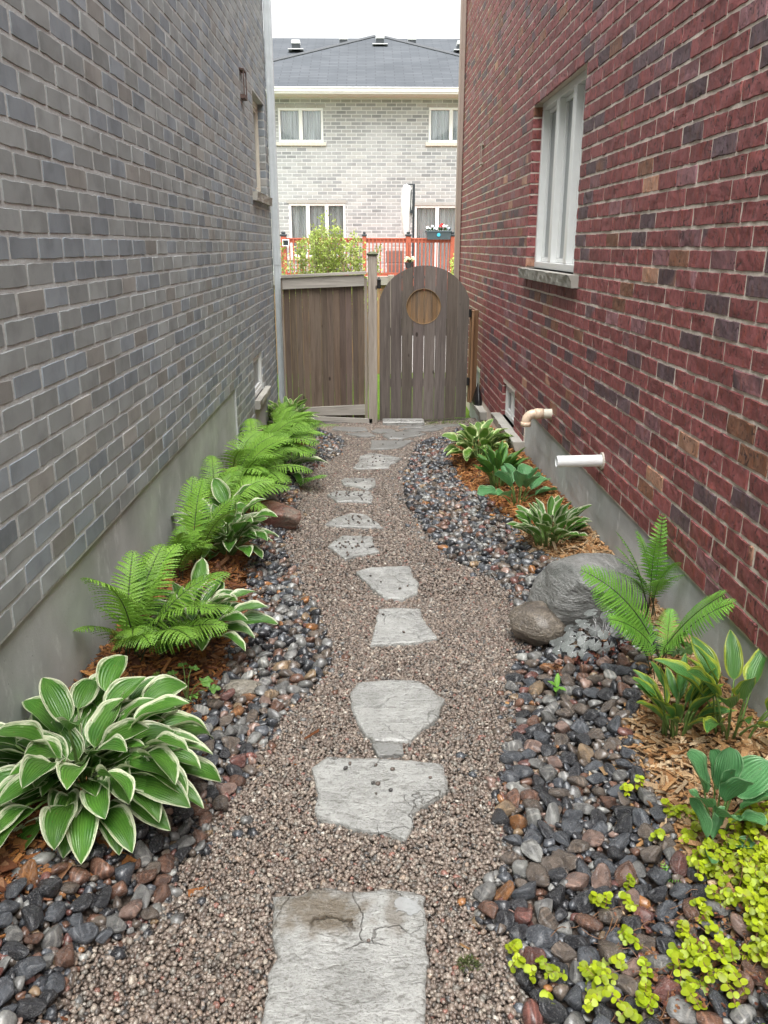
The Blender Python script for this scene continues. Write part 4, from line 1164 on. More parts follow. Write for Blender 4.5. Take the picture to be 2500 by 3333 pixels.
# loose pebbles lying on the stones
protos, F = pebble_protos(1, 8, 190)
lx, ly = [], []
for i, cnt in ((1, 9), (5, 4), (6, 26), (7, 18), (8, 30), (9, 8), (10, 14), (11, 4), (12, 4), (0, 2), (16, 5), (4, 2)):
    P = FLAGPOLY[i]; c = P.mean(0)
    for _ in range(cnt):
        q = c + (P[int(rng.integers(len(P)))] - c) * rng.uniform(.1, .9); lx.append(q[0]); ly.append(q[1])
lx, ly = np.array(lx), np.array(ly); n = len(lx); s = rng.uniform(.010, .017, n)
scatter(mb, protos, F, np.stack([lx, ly, gz(lx, ly) + .030], -1), np.stack([s * .6, s * .5, s * .42], -1), tilt_rot(n, .4), PEB[rng.choice([2, 4, 7, 10], n)] * .7)
tag(mb.build('pea_gravel', M['gravel'], smooth=True), 'wet brownish pea gravel filling the path between the flagstones', 'gravel', kind='stuff')

# ------------------------------------------------------------------ river stones
def rock_proto(sub, seed, facets=12, flo=.46, fhi=.78, amp=.15):
    V, F = ico(sub); r = np.random.default_rng(seed)
    W = V * (1 + amp * snoise(V, 1.4, seed, 2))[:, None]
    for _ in range(facets):
        d = r.normal(size=3); d /= np.linalg.norm(d); h = r.uniform(flo, fhi)
        over = np.clip(W @ d - h, 0, None); W = W - over[:, None] * d * .82
    W += .016 * snoise(V, 5, seed + 5, 3)[:, None] * V
    W -= W.mean(0)
    W /= np.abs(W).max(0)
    return W, F
SCOL = {  # name: (linear base colour, weight)
 'charcoal': ((.036, .038, .043), 22), 'slate grey': ((.085, .093, .105), 20), 'mid grey': ((.19, .188, .178), 17), 'grey-brown': ((.14, .112, .09), 19),
 'rust brown': ((.165, .088, .06), 9), 'reddish': ((.17, .075, .062), 4), 'dusty pink': ((.27, .18, .145), 4), 'pale grey': ((.29, .29, .27), 4), 'tan': ((.27, .19, .115), 3), 'orange-brown': ((.30, .135, .05), 2)}
CN = list(SCOL); CW = np.array([SCOL[c][1] for c in CN], float); CW /= CW.sum()
def lay_stones(xa, xb, y0, y1, ntry, smin, smax, seed, pack=.80):
    r = np.random.default_rng(seed); out = []; cell = {}
    sizes = np.sort(smin + (smax - smin) * r.uniform(0, 1, ntry) ** 3.9)[::-1]
    for s in sizes:
        y = r.uniform(y0, y1)
        s_ = s * (1.0 if y < 3.6 else .92)
        a, b = float(xa(y)) + s_ * .25, float(xb(y)) - s_ * .25
        if b <= a: continue
        x = r.uniform(a, b)
        rr = s_ * .5 * pack; gx, gy = int(x / .1), int(y / .1); ok = True
        for i in range(gx - 1, gx + 2):
            for j in range(gy - 1, gy + 2):
                for (px, py, pr) in cell.get((i, j), ()):
                    if (px - x) ** 2 + (py - y) ** 2 < (pr + rr) ** 2:
                        ok = False; break
                if not ok: break
            if not ok: break
        if ok:
            cell.setdefault((gx, gy), []).append((x, y, rr)); out.append((x, y, s_))
    return out
BOULD = [(.97, 3.31, .32), (.735, 3.22, .17), (-.62, 4.85, .17), (-.70, 5.24, .10), (-.50, 2.79, .075)]
def clear(x, y):
    return all((x - a) ** 2 + (y - b) ** 2 > (r * .85) ** 2 for a, b, r in BOULD)
L_st = [(x, y, s, 'left') for x, y, s in lay_stones(xli, xlo, 1.15, 8.6, 34000, .021, .064, 5, .72) if clear(x, y)]
R_st = [(x, y, s, 'right') for x, y, s in lay_stones(xri, xro, 1.10, 8.3, 52000, .021, .070, 6, .72) if clear(x, y)]
ALL = L_st + R_st
NPR = 16
PROT = [rock_proto(3, 300 + i) for i in range(NPR)]
stone_me = []
for i, (W, F) in enumerate(PROT):
    m = MB(); m.add(W, F)
    o = m.build('river_stone', M['stone'], smooth=True, color=False); stone_me.append(o.data); bpy.data.objects.remove(o)
CAM = np.array([0, 0, 1.6]); p_, t_ = math.radians(18.13), math.radians(1.13)
FW = np.array([math.sin(t_) * math.cos(p_), math.cos(t_) * math.cos(p_), -math.sin(p_)]); RT = np.array([math.cos(t_), -math.sin(t_), 0]); UP = np.cross(RT, FW)
def frame_share(x, y, s):
    v = np.array([x, y, float(gz(x, y))]) - CAM; d = v @ FW
    u, w = (v @ RT) / d, (v @ UP) / d
    if abs(u) > .47 or abs(w) > .625 or d < .3: return 0
    return s / d
# stones one could not see behind the foliage of the left bed go with the mass
def hidden(x, y):
    return (x < -.62 and 1.62 < y < 2.25) or (x < -.5 and y > 4.6)
order = sorted(range(len(ALL)), key=lambda i: -(frame_share(*ALL[i][:3]) * (0 if hidden(ALL[i][0], ALL[i][1]) else 1)))
single = set(order[:292])
LAND = [(-.75, 1.95, 'the big white-edged hosta'), (-.66, 2.62, 'the small lobed seedling'), (-.5, 2.79, 'the flat pale rock'), (-.70, 3.05, 'the second left hosta'), (-.75, 4.1, 'the third left hosta'), (-.6, 4.85, 'the reddish boulder'), (.72, 3.22, 'the small brown boulder'), (.95, 3.05, 'the silver-leaved plant'), (.93, 1.78, 'the blue-green hosta'), (.98, 2.3, 'the yellow-edged hosta'), (.98, 4.25, 'the striped right hosta'), (.7, 1.71, 'the tiny fern sprig'), (.48, 1.41, 'the gravel-edge creeper'), (.8, 1.42, 'the creeper mass'), (.7, 2.7, 'the little green sprout'), (.23, 1.48, 'the moss tuft'), (-.15, 1.5, 'the nearest flagstone'), (-.6, 1.4, 'the bottom left corner'), (.86, 2.07, 'the mulch lime clump'), (.95, 5.1, 'the broad green hosta'), (.9, 5.6, 'the plain green hosta'), (.9, 6.6, 'the far right hosta')]
PATT = ['smooth', 'rounded', 'flat', 'angular']
recs = []
for i, (x, y, s, side) in enumerate(ALL):
    cn = CN[int(rng.choice(len(CN), p=CW))]
    col = np.array(SCOL[cn][0]) * rng.uniform(.85, 1.18)
    k = int(rng.integers(NPR))
    sx, sy, szz = s * .5 * rng.uniform(1.0, 1.3), s * .5 * rng.uniform(.75, 1.0), s * .5 * rng.uniform(.50, .80)
    z = float(gz(x, y)) + szz * .45 + .006 + rng.uniform(0, .010)
    recs.append((x, y, z, sx, sy, szz, k, cn, col, side, s))
labels = {}
for i in single:
    x, y, z, sx, sy, szz, k, cn, col, side, s = recs[i]
    lm = min((l for l in LAND if (l[0] > .1) == (side == 'right') or l[2] == 'the nearest flagstone'), key=lambda l: (l[0] - x) ** 2 + (l[1] - y) ** 2)
    a, b = (float(xli(y)), float(xlo(y))) if side == 'left' else (float(xri(y)), float(xro(y)))
    f = (x - a) / (b - a); f = f if side == 'left' else 1 - f
    where = 'gravel-side' if f > .70 else ('mulch-side' if f < .28 else 'mid-bed')
    sh = 'elongated' if sx / sy > 1.5 else ('flattish' if szz / sy < .62 else ('chunky' if szz / sy > .85 else 'rounded'))
    sz_ = 'large' if s > .049 else ('small' if s < .036 else 'medium')
    labels.setdefault(f"{sz_} {sh} {cn} {where} river stone by {lm[2]}", []).append(i)
final = {}
for lab, ids in labels.items():
    ids.sort(key=lambda i: recs[i][1])
    if len(ids) == 1: final[ids[0]] = lab
    elif len(ids) == 2:
        final[ids[0]] = lab + ', nearer twin'; final[ids[1]] = lab + ', farther twin'
    else:
        for q, i in enumerate(ids):
            final[i] = lab + ((', nearest such' if q == 0 else ', farthest such' if q == len(ids) - 1 else ', between likes'))
for i in sorted(single):
    x, y, z, sx, sy, szz, k, cn, col, side, s = recs[i]
    o = bpy.data.objects.new('river_stone', stone_me[k]); COL.objects.link(o)
    o.location = (x, y, z); o.scale = (sx, sy, szz)
    o.rotation_euler = (rng.normal(0, .3), rng.normal(0, .3), rng.uniform(0, 2 * PI))
    o.color = (*np.clip(col, 0, 1), 1)
    tag(o, final[i], 'river stone', 'wet river stones of the ' + side + ' bed')
def stone_mass(side, name, lab):
    m = MB()
    ids = [i for i in range(len(recs)) if i not in single and recs[i][9] == side]
    if ids:
        A = np.array([recs[i][:6] for i in ids]); cols = np.array([recs[i][8] for i in ids])
        pr = [rock_proto(2, 300 + i) for i in range(12)]
        scatter(m, [q[0] for q in pr], pr[0][1], A[:, :3], A[:, 3:6], tilt_rot(len(ids), .3), cols)
    # smaller stones down in the gaps
    xa, xb = (xli, xlo) if side == 'left' else (xri, xro)
    n = 5200; yy = 1.05 + (8.4 - 1.05) * rng.uniform(0, 1, n) ** 1.0
    xx = xa(yy) - .02 + (xb(yy) - xa(yy) + .04) * rng.uniform(0, 1, n)
    ss = rng.uniform(.018, .036, n) * .5
    pr = [rock_proto(1, 340 + i) for i in range(10)]
    cols = np.array([SCOL[c][0] for c in np.array(CN)[rng.choice(len(CN), n, p=CW)]]) * rng.uniform(.7, 1.1, n)[:, None]
    scatter(m, [q[0] for q in pr], pr[0][1], np.stack([xx, yy, gz(xx, yy) + rng.uniform(-.008, .010, n)], -1), np.stack([ss * 1.2, ss, ss * .8], -1), tilt_rot(n, .5), cols)
    # strays rolled out onto the gravel
    if side == 'right':
        n = 26; yy = rng.uniform(1.2, 6.5, n); xx = xri(yy) - np.abs(rng.normal(0, .05, n)) - .02
    else:
        n = 22; yy = rng.uniform(1.4, 6.5, n); xx = xlo(yy) + np.abs(rng.normal(0, .05, n)) + .02
    ss = rng.uniform(.022, .042, n) * .5
    cols = np.array([SCOL[c][0] for c in np.array(CN)[rng.choice(len(CN), n, p=CW)]])
    scatter(m, [q[0] for q in pr], pr[0][1], np.stack([xx, yy, gz(xx, yy) + .010], -1), np.stack([ss * 1.2, ss, ss * .7], -1), tilt_rot(n, .3), cols)
    tag(m.build(name, M['stones'], smooth=True), lab, 'river stones', kind='stuff')
stone_mass('left', 'river_stones', 'mass of smaller dark river stones in the bed along the left plants')
stone_mass('right', 'river_stones', 'mass of smaller dark river stones in the bed along the right plants')

# ------------------------------------------------------------------ boulders
def mat_boulder(name, a, b, c3, band=(1, 1, 3), rot=(0, .4, .3)):
    t = NT(name); p = t.pos()
    w = t.noise(t.pos(band, rot=rot), 7, 6, .65, .8); n = t.noise(p, 3.2, 5); f = t.noise(p, 70, 4)
    c = t.mix(a, b, t.ramp(w, .38, .62)); c = t.mix(c, c3, t.ramp(n, .52, .66, 0, .85))
    c = t.mix(c, (.04, .04, .04), t.ramp(f, .45, .3, 0, .6)); c = t.mix(c, (.34, .34, .32), t.ramp(f, .6, .75, 0, .4))
    h = t.math('ADD', t.math('MULTIPLY', w, .8), t.math('MULTIPLY', f, .35))
    return t.done(t.principled(c, t.ramp(n, .3, .7, .28, .5), t.bump(h, 1.0, .030), .5, **{'Coat Weight': .2, 'Coat Roughness': .15}))
def boulder(loc, size, rot, seed, mat, lab, sub=5, facets=6):
    W, F = rock_proto(sub, seed, facets, .6, .88, .14)
    W = W + .020 * snoise(W, 7, seed + 9, 4)[:, None] * W
    V = W * np.array(size)
    Rm = np.array(Matrix.Rotation(rot, 3, 'Z'))
    m = MB(); m.add(V @ Rm.T + np.array(loc), F)
    return tag(m.build('boulder', mat, smooth=True), lab, 'boulder')
boulder((.975, 3.33, .095), (.275, .235, .20), .25, 412, mat_boulder('grey_boulder', (.15, .155, .145), (.25, .25, .24), (.36, .355, .34)), 'big smooth grey boulder against the right wall below the fern', facets=2)
boulder((.738, 3.24, .015), (.148, .13, .095), -.2, 421, mat_boulder('brown_boulder', (.085, .07, .055), (.21, .175, .135), (.15, .125, .095)), 'smaller brown boulder leaning in front of the big grey boulder', facets=8)
boulder((-.585, 4.88, -.03), (.165, .125, .10), -.15, 433, mat_boulder('red_boulder', (.20, .17, .135), (.25, .115, .08), (.24, .085, .065)), 'reddish boulder on the left edge of the gravel below the ferns', facets=8)
boulder((-.705, 5.25, -.01), (.10, .09, .075), .4, 441, mat_boulder('tan_boulder', (.15, .135, .115), (.21, .18, .15), (.17, .15, .13)), 'small tan boulder tucked behind the reddish boulder')
boulder((-.66, 8.50, -.16), (.12, .10, .085), .2, 452, mat_boulder('pale_boulder', (.24, .245, .23), (.34, .34, .32), (.28, .29, .26)), 'pale grey boulder at the foot of the downspout')
boulder((-.50, 2.80, -.035), (.088, .055, .038), .1, 463, mat_boulder('flat_rock', (.20, .18, .145), (.27, .245, .20), (.22, .20, .17)), 'flat pale tan rock lying on the left stones beside the lobed seedling', sub=4)

# ------------------------------------------------------------------ wood chip mulch
def chips(name, lab, regions, palette, seed):
    m = MB(); r = np.random.default_rng(seed)
    for (xa, xb, y0, y1, n, scl) in regions:
        y = r.uniform(y0, y1, n); a = xa(y); b = xb(y); x = a + (b - a) * r.uniform(0, 1, n)
        keep = np.array([clear(q, w) for q, w in zip(x, y)]) if n else np.array([], bool)
        x, y = x[keep], y[keep]; n = len(x)
        L = np.exp(r.normal(math.log(.017), .5, n)) * scl; W = L * r.uniform(.14, .42, n); T = r.uniform(.0008, .0022, n)
        big = r.uniform(size=n) < .03; L[big] *= 1.8
        B = np.array([[-1, -1, -1], [-.8, 1, -1], [1, .7, -1], [.9, -1, -1], [-1, -.9, 1], [-.85, 1, 1], [.95, .8, 1], [.9, -.9, 1]], float)
        Fb = np.array([[0, 1, 2, 3], [4, 7, 6, 5], [0, 4, 5, 1], [1, 5, 6, 2], [2, 6, 7, 3], [3, 7, 4, 0]])
        z = gz(x, y) + r.uniform(-.004, .014, n)
        pal = np.array(palette)[r.integers(len(palette), size=n)] * r.uniform(.65, 1.25, n)[:, None]
        scatter(m, [B], Fb, np.stack([x, y, z], -1), np.stack([L * .5 * 1.6, W * .5 * 1.2, T], -1), tilt_rot(n, .28), pal)
    return tag(m.build(name, M['chips']), lab, 'wood chips', kind='stuff')
wl = lambda y: np.full(np.shape(y), WL + .0); wr = lambda y: np.full(np.shape(y), WR - .0)
TAN = [(.42, .27, .14), (.50, .34, .19), (.36, .20, .09), (.54, .40, .25), (.30, .15, .06), (.44, .25, .11)]
ORG = [(.36, .15, .045), (.42, .19, .06), (.28, .10, .03), (.48, .26, .10), (.22, .075, .025), (.40, .17, .05)]
DRK = [(.20, .075, .03), (.27, .105, .035), (.15, .055, .025), (.33, .15, .055), (.12, .05, .028), (.24, .12, .06)]
chips('wood_chips', 'pale tan wet wood chips along the right wall near the hostas', [(lambda y: xro(y) - .03, wr, 1.3, 2.9, 5200, 1.25), (lambda y: xro(y) - .02, wr, 2.9, 4.6, 3800, 1.2)], TAN, 1)
chips('wood_chips', 'orange-brown wood chips round the far right hostas', [(lambda y: xro(y) - .03, wr, 4.5, 8.3, 7500, 1.25)], ORG, 2)
chips('wood_chips', 'dark reddish-brown wood chips under the left ferns', [(wl, lambda y: xli(y) + .03, 1.3, 4.6, 8000, 1.25), (wl, lambda y: xli(y) + .03, 4.6, 8.7, 4500, 1.3)], DRK + ORG[:2], 3)
chips('wood_chips', 'stray wood chips scattered over the edge of the right river stones', [(lambda y: xro(y) - .16, lambda y: xro(y) + .02, 1.4, 7.5, 420, 1.35), (lambda y: xri(y) - .15, lambda y: xro(y), 1.2, 7.5, 90, 1.0)], TAN + ORG, 4)
chips('wood_chips', 'stray reddish wood chips scattered over the edge of the left river stones', [(lambda y: xli(y) - .02, lambda y: xli(y) + .14, 1.3, 8.0, 320, 1.3), (lambda y: xli(y), lambda y: xlo(y) + .15, 1.2, 7.5, 80, 1.0)], DRK + ORG, 5)
mb = MB()                                   # dark soil below the chips
for xa, xb in ((wl, lambda y: xli(y) + .02), (lambda y: xro(y) - .02, wr)):
    yy = np.arange(.5, 8.6, .05); A = np.stack([xa(yy), yy], -1); B = np.stack([xb(yy), yy], -1); n = 8
    V = np.concatenate([np.c_[(A * (1 - t) + B * t), gz((A * (1 - t) + B * t)[:, 0], yy) - .006 - .004 * (t in (0, 1))] for t in np.linspace(0, 1, n)])
    i, j = np.meshgrid(np.arange(n - 1), np.arange(len(yy) - 1), indexing='ij'); a = (i * len(yy) + j).ravel()
    mb.add(V, np.stack([a, a + len(yy), a + len(yy) + 1, a + 1], -1))
tag(mb.build('soil', simple('wet_soil', (.075, .045, .026), .75, .4, 60, .6), smooth=True), kind='structure')

# ------------------------------------------------------------------ hostas
def leaf_mesh(mb, base, az, pitch, L, W, bend, cup, wav, nt, ns, seed, shape='ovate', roll=0.0, tint=1.0, twist=0.0):
    t = np.linspace(0, 1, nt) ** .9
    if shape == 'ovate': w = t ** .52 * (1 - t) ** .86; 
    elif shape == 'round': w = t ** .5 * (1 - t) ** .46
    else: w = t ** .62 * (1 - t) ** .80
    w = w / w.max() * W
    w[0] = W * .10
    th = pitch - bend * t ** 1.25
    dt = np.diff(t, prepend=0) * L
    y = np.cumsum(np.cos(th) * dt); z = np.cumsum(np.sin(th) * dt)
    s = np.linspace(-1, 1, ns)
    S, T = np.meshgrid(s, np.arange(nt), indexing='xy')
    ww = w[T]; a = cup * (1 - .45 * t[T])
    lx = S * ww * np.cos(a * np.abs(S))
    up = np.abs(S) * ww * np.sin(a * np.abs(S)) + wav * ww * np.abs(S) ** 2 * np.sin(t[T] * 11 + seed + np.sign(S) * 1.3)
    up -= .05 * ww * np.exp(-(S / .16) ** 2)
    ny, nz_ = -np.sin(th)[T], np.cos(th)[T]
    Y = y[T] + up * ny; Z = z[T] + up * nz_
    tw = twist * t[T]
    X2 = lx * np.cos(tw); Z = Z + lx * np.sin(tw)
    if roll:
        c, q = math.cos(roll), math.sin(roll)
        X2, Z = X2 * c - Z * q, X2 * q + Z * c
    ca, sa = math.cos(az), math.sin(az)
    V = np.stack([base[0] + Y * ca - X2 * sa, base[1] + Y * sa + X2 * ca, base[2] + Z], -1).reshape(-1, 3)
    uv = np.stack([(S + 1) / 2, t[T]], -1).reshape(-1, 2)
    mb.grid(V, nt, ns, np.full((len(V), 3), tint), uv)
def hosta(loc, lab, mat, n=40, L=.15, W=.045, spread=.2, height=.2, amax=1.25, amin=.1, bend=1.1, shape='ovate', res=(14, 9), seed=1, wav=.12, cup=.5, gather=.02, leaves=None, fill=0, pf=.78):
    r = np.random.default_rng(seed)
    x, y = loc; z = float(gz(x, y))
    root = thing('hosta', (x, y, z), lab, 'hosta', 'hostas planted in the beds')
    fo, st = MB(), MB()
    todo = leaves or []
    if not todo:
        for i in range(n):
            k = (i + .5) / n
            al = amin + (amax - amin) * k ** .7 + r.normal(0, .08)
            todo.append((i * 2.39996 + r.normal(0, .25), al, r.uniform(.8, 1.12), r.uniform(.85, 1.1)))
    for i in range(fill):
        todo.append((r.uniform(0, 2 * PI), r.uniform(.1, .85), r.uniform(.75, .98), r.uniform(.85, 1.1), r.uniform(.22, .55)))
    for az, al, lf, wf, *rest in todo:
        rf = rest[0] if rest else (r.uniform(.45, 1.05) if not leaves else 1.0)
        reach = np.array([math.sin(al) * spread, math.cos(al) * height]) * rf
        b = np.array([x + math.cos(az) * gather * r.uniform(.3, 1), y + math.sin(az) * gather * r.uniform(.3, 1), z - .01])
        tip = b + np.array([math.cos(az) * reach[0], math.sin(az) * reach[0], reach[1] + .02])
        mid = b * .45 + tip * .55 + np.array([0, 0, .02 + .03 * math.sin(al)])
        q = np.linspace(0, 1, 6)[:, None]
        pts = (1 - q) ** 2 * b + 2 * q * (1 - q) * mid + q ** 2 * tip
        st.tube(pts, np.linspace(.0042, .0028, 6) * (L / .15) ** .5, 5)
        Li = L * lf; pit = (PI / 2 - al) * pf + .12
        leaf_mesh(fo, tip - .02 * L * (tip - mid) / np.linalg.norm(tip - mid), az + r.normal(0, .18), pit, Li, W * wf * (lf ** .5), bend * r.uniform(.75, 1.2) * (.45 + .55 * min(1, al)), cup * r.uniform(.7, 1.3), wav, res[0], res[1], r.uniform(0, 7), shape, r.normal(0, .22), r.uniform(.78, 1.14), r.normal(0, .25))
    fo.build('foliage', M[mat], root, smooth=True, uv=True)
    st.build('stem', M['stem'], root, smooth=True)
    return root
hosta((-.815, 1.98), 'largest white-edged hosta, a wide mound at the lower left', 'hosta_w', n=108, fill=52, pf=.60, L=.165, W=.047, spread=.245, height=.24, amax=1.42, amin=.30, bend=1.25, res=(20, 13), seed=4, wav=.10, cup=.55, gather=.05)
hosta((-.70, 3.02), 'white-edged hosta beside the first left fern and the orange chips', 'hosta_w', n=36, fill=10, L=.17, W=.045, spread=.14, height=.235, amax=1.30, amin=.1, bend=1.0, res=(16, 11), seed=8, gather=.035)
hosta((-.755, 4.08), 'white-edged hosta between the second left fern and the reddish boulder', 'hosta_w', n=40, fill=10, L=.18, W=.05, spread=.17, height=.25, amax=1.35, amin=.1, bend=1.1, res=(13, 9), seed=12, gather=.03)
hosta((-.66, 6.05), 'white-edged hosta half hidden among the far left ferns', 'hosta_w', n=26, L=.19, W=.055, spread=.17, height=.22, amax=1.35, amin=.1, bend=1.1, res=(11, 9), seed=15)
hosta((-.83, 8.25), 'cream-edged hosta beneath the downspout, farthest plant on the left', 'hosta_f', n=60, L=.17, W=.042, spread=.20, height=.22, amax=1.25, amin=.05, bend=.9, res=(10, 7), seed=17, gather=.06)
hosta((.92, 6.62), 'cream-edged hosta below the basement window sill on the right', 'hosta_f', n=64, L=.145, W=.048, spread=.20, height=.20, amax=1.3, amin=.05, bend=1.1, res=(11, 9), seed=19, gather=.06)
hosta((.93, 5.62), 'narrow upright green hosta behind the blue-green cupped one', 'hosta_g', n=40, L=.17, W=.033, spread=.11, height=.17, amax=.85, amin=.02, bend=.45, shape='lance', res=(12, 9), seed=22, gather=.06, cup=.7)
hosta((.98, 5.08), 'cupped dark green hosta below the cream elbow pipe', 'hosta_b', seed=25, L=.15, W=.058, spread=.10, height=.135, bend=.6, shape='round', res=(13, 11), cup=.75, gather=.05,
      leaves=[(3.6, .5, 1.0, 1.0), (2.6, .25, .95, .9), (4.6, .35, 1.0, 1), (5.4, .5, 1, 1), (.4, .95, 1.15, 1.1), (1.2, .5, 1, 1), (3.1, 1.2, 1.0, 1), (5.9, .2, .9, .8), (4.1, 1.0, .9, .9), (2.0, .6, 1, 1), (.0, 1.15, 1.0, .9)])
hosta((1.00, 4.25), 'striped white-edged upright hosta below the white pipe', 'hosta_w', n=54, L=.125, W=.033, spread=.15, height=.14, amax=.95, amin=.02, bend=.5, res=(13, 9), seed=29, gather=.075, cup=.65)
hosta((1.005, 2.30), 'upright narrow green hosta shoots, nearer the stones, right mulch', 'hosta_y', n=30, L=.135, W=.021, spread=.085, height=.115, amax=.8, amin=.02, bend=.45, shape='lance', res=(16, 11), seed=33, gather=.05, cup=.8)
hosta((1.145, 2.22), 'yellow-edged hosta with broad leaves against the right foundation', 'hosta_y', seed=36, L=.165, W=.040, spread=.11, height=.15, bend=.75, res=(18, 13), cup=.6, gather=.06,
      leaves=[(2.7, .75, 1.1, 1.0), (3.3, .45, 1.05, 1), (1.9, .5, 1.0, .9), (4.2, .55, 1.0, 1), (5.3, .5, 1.1, 1.15), (.6, .4, 1, 1), (4.8, .25, 1.0, 1), (5.9, .75, 1, 1.1), (2.4, .2, .95, .8), (3.9, .95, .85, .9), (1.2, .3, 1, .8), (4.5, .8, .6, .7), (3.0, .3, .9, .7), (5.0, 1.0, .8, .9)])
hosta((.945, 1.83), 'blue-green hosta with big rounded leaves by the lime creeper', 'hosta_b', seed=41, L=.115, W=.045, spread=.06, height=.125, bend=.55, shape='round', res=(20, 15), cup=.55, gather=.02, wav=.12, pf=1.0,
      leaves=[(2.75, .42, 1.05, 1.0), (.35, .52, 1.15, 1.15), (1.4, .16, 1.05, .9), (3.7, .70, .90, .95), (5.8, .75, .95, 1.05), (4.7, .38, .95, .9), (5.2, .12, .8, .6), (2.1, .2, 1, .9), (4.3, .85, .8, .95), (5.3, .95, .75, .9)])
hosta((.895, 1.755), 'young blue-green hosta shoot in front of the big rounded one', 'hosta_b', seed=44, L=.10, W=.030, spread=.05, height=.05, bend=.6, shape='round', res=(14, 11), cup=.8, gather=.008, leaves=[(2.3, .12, 1.2, .9), (5.9, .9, .75, 1.0), (4.2, .85, .65, .9), (.5, .2, .9, .6)])

# ------------------------------------------------------------------ ferns
def frond(fo, st, base, az, L, W, a0, bend, npin=26, stipe=.22, seed=0, drift=0.0, droop=.25, tint=1.0, lob=9, roll=0.0):
    r = np.random.default_rng(seed)
    n = 40
    t = np.linspace(0, 1, n); al = a0 + bend * t ** 1.5
    ds = L / (n - 1)
    azs = az + drift * t
    T = np.stack([np.sin(al) * np.cos(azs), np.sin(al) * np.sin(azs), np.cos(al)], -1)
    P = np.array(base) + np.concatenate([[np.zeros(3)], np.cumsum(T[:-1] * ds, 0)])
    S0 = np.stack([-np.sin(azs), np.cos(azs), np.zeros(n)], -1)
    N0 = np.cross(S0, T); N0 *= -1
    N0 = np.where((np.cross(T, S0)[:, 2:3] > 0), np.cross(T, S0), -np.cross(T, S0))
    cr, sr = math.cos(roll), math.sin(roll)
    S = S0 * cr + N0 * sr; N = N0 * cr - S0 * sr
    st.tube(P[::3], np.linspace(.0034, .0006, len(P[::3])) * (L / .5), 5)
    tp = stipe + (1 - stipe) * (np.linspace(0, 1, npin) ** .92) * .985
    sp = (1 - stipe) * L / npin
    for k, tt in enumerate(tp):
        q = (tt - stipe) / (1 - stipe)
        prof = (min(1, .38 + q * 2.3) if q < .27 else 1.0) * (1 - q) ** .62 * (1 + .45 * q) + .02
        i = min(n - 1, int(tt * (n - 1))); fr = tt * (n - 1) - i; i2 = min(n - 1, i + 1)
        p = P[i] * (1 - fr) + P[i2] * fr
        for sd in (-1, 1):
            l = 1.18 * W * prof * r.uniform(.92, 1.06)
            sw = .22 + .5 * q + r.normal(0, .05)
            D = S[i] * sd * math.cos(sw) + T[i] * math.sin(sw)
            m = max(6, int(lob * 2 * (prof + .15))) if lob > 5 else 6
            u = np.linspace(0, 1, m)
            hw = min(sp * .56, l * .22) * (1 - u) ** .55 * np.where(np.arange(m) % 2 == 0, 1.0, .50)
            hw[-1] = 0
            C = p + np.outer(u * l, D) - np.outer(droop * u ** 2 * l, N[i] * .6 + np.array([0, 0, .4])) + np.outer(.06 * l * np.sin(u * PI), N[i])
            Wd = T[i] * math.cos(sw) - S[i] * sd * math.sin(sw)
            jj = (np.arange(m) % 2 == 0) * .25 * sp
            A = C + Wd * hw[:, None] + D * jj[:, None]; B = C - Wd * hw[:, None] + D * jj[:, None]
            mid = C - N[i] * (hw * .18)[:, None]
            V = np.concatenate([A, mid, B]); e = np.arange(m - 1)
            F = np.concatenate([np.stack([e, e + 1, e + 1 + m, e + m], -1), np.stack([e + m, e + 1 + m, e + 1 + 2 * m, e + 2 * m], -1)])
            fo.add(V, F, np.full((3 * m, 3), tint * (1 + .12 * q)))
def fern(loc, lab, mat, fronds, seed, npin=26, lob=9, name='fern'):
    x, y = loc; z = float(gz(x, y))
    root = thing(name, (x, y, z), lab, 'fern', 'ferns planted in the beds')
    fo, st = MB(), MB(); r = np.random.default_rng(seed)
    for k, f in enumerate(fronds):
        az, L, W, a0, bend = f[:5]
        b = (x + .03 * math.cos(az) + r.normal(0, .012), y + .03 * math.sin(az) + r.normal(0, .012), z - .01)
        frond(fo, st, b, math.radians(az) if abs(az) > 7 else az, L, W, a0, bend, npin, f[5] if len(f) > 5 else .24, seed * 50 + k, r.normal(0, .35) if len(f) < 7 else f[6], r.uniform(.1, .35), r.uniform(.85, 1.15), lob, f[7] if len(f) > 7 else r.normal(0, .2))
    fo.build('frond', M[mat], root, smooth=False)
    st.build('stem', M['fstem'], root, smooth=True)
    return root
def spray(n, L, W, seed, a=(-70, 80), a0=(.15, .55), bend=(1.0, 1.5)):
    r = np.random.default_rng(seed)
    return [(float(a[0] + (a[1] - a[0]) * (i + .5) / n + r.normal(0, 10)) or .1, L * r.uniform(.8, 1.12), W * r.uniform(.85, 1.1), r.uniform(*a0), r.uniform(*bend)) for i in range(n)]
fern((-.90, 2.78), 'nearest left fern with broad fronds arching over the reddish chips', 'fern', [
    (18., .50, .12, .36, 1.25), (-12., .48, .12, .5, 1.25), (-32., .46, .11, .62, 1.1), (8., .44, .11, .7, 1.2), (48., .50, .115, .3, 1.1), (80., .44, .09, .22, .9), (-40., .40, .09, .55, 1.3), (-75., .36, .085, .35, 1.35), (-115., .34, .075, .3, 1.3), (-150., .28, .06, .15, .9), (30., .40, .09, .15, .9), (5., .55, .10, .2, .95), (60., .52, .10, .35, 1.1), (-25., .42, .095, .7, 1.2), (100., .44, .09, .3, 1.0)], 3, 26, 10)
fern((-.90, 3.55), 'young left fern with curled tips behind the nearest left fern', 'fern', spray(6, .33, .075, 5, (-60, 100), (.1, .4), (.8, 1.3)), 5, 22, 8)
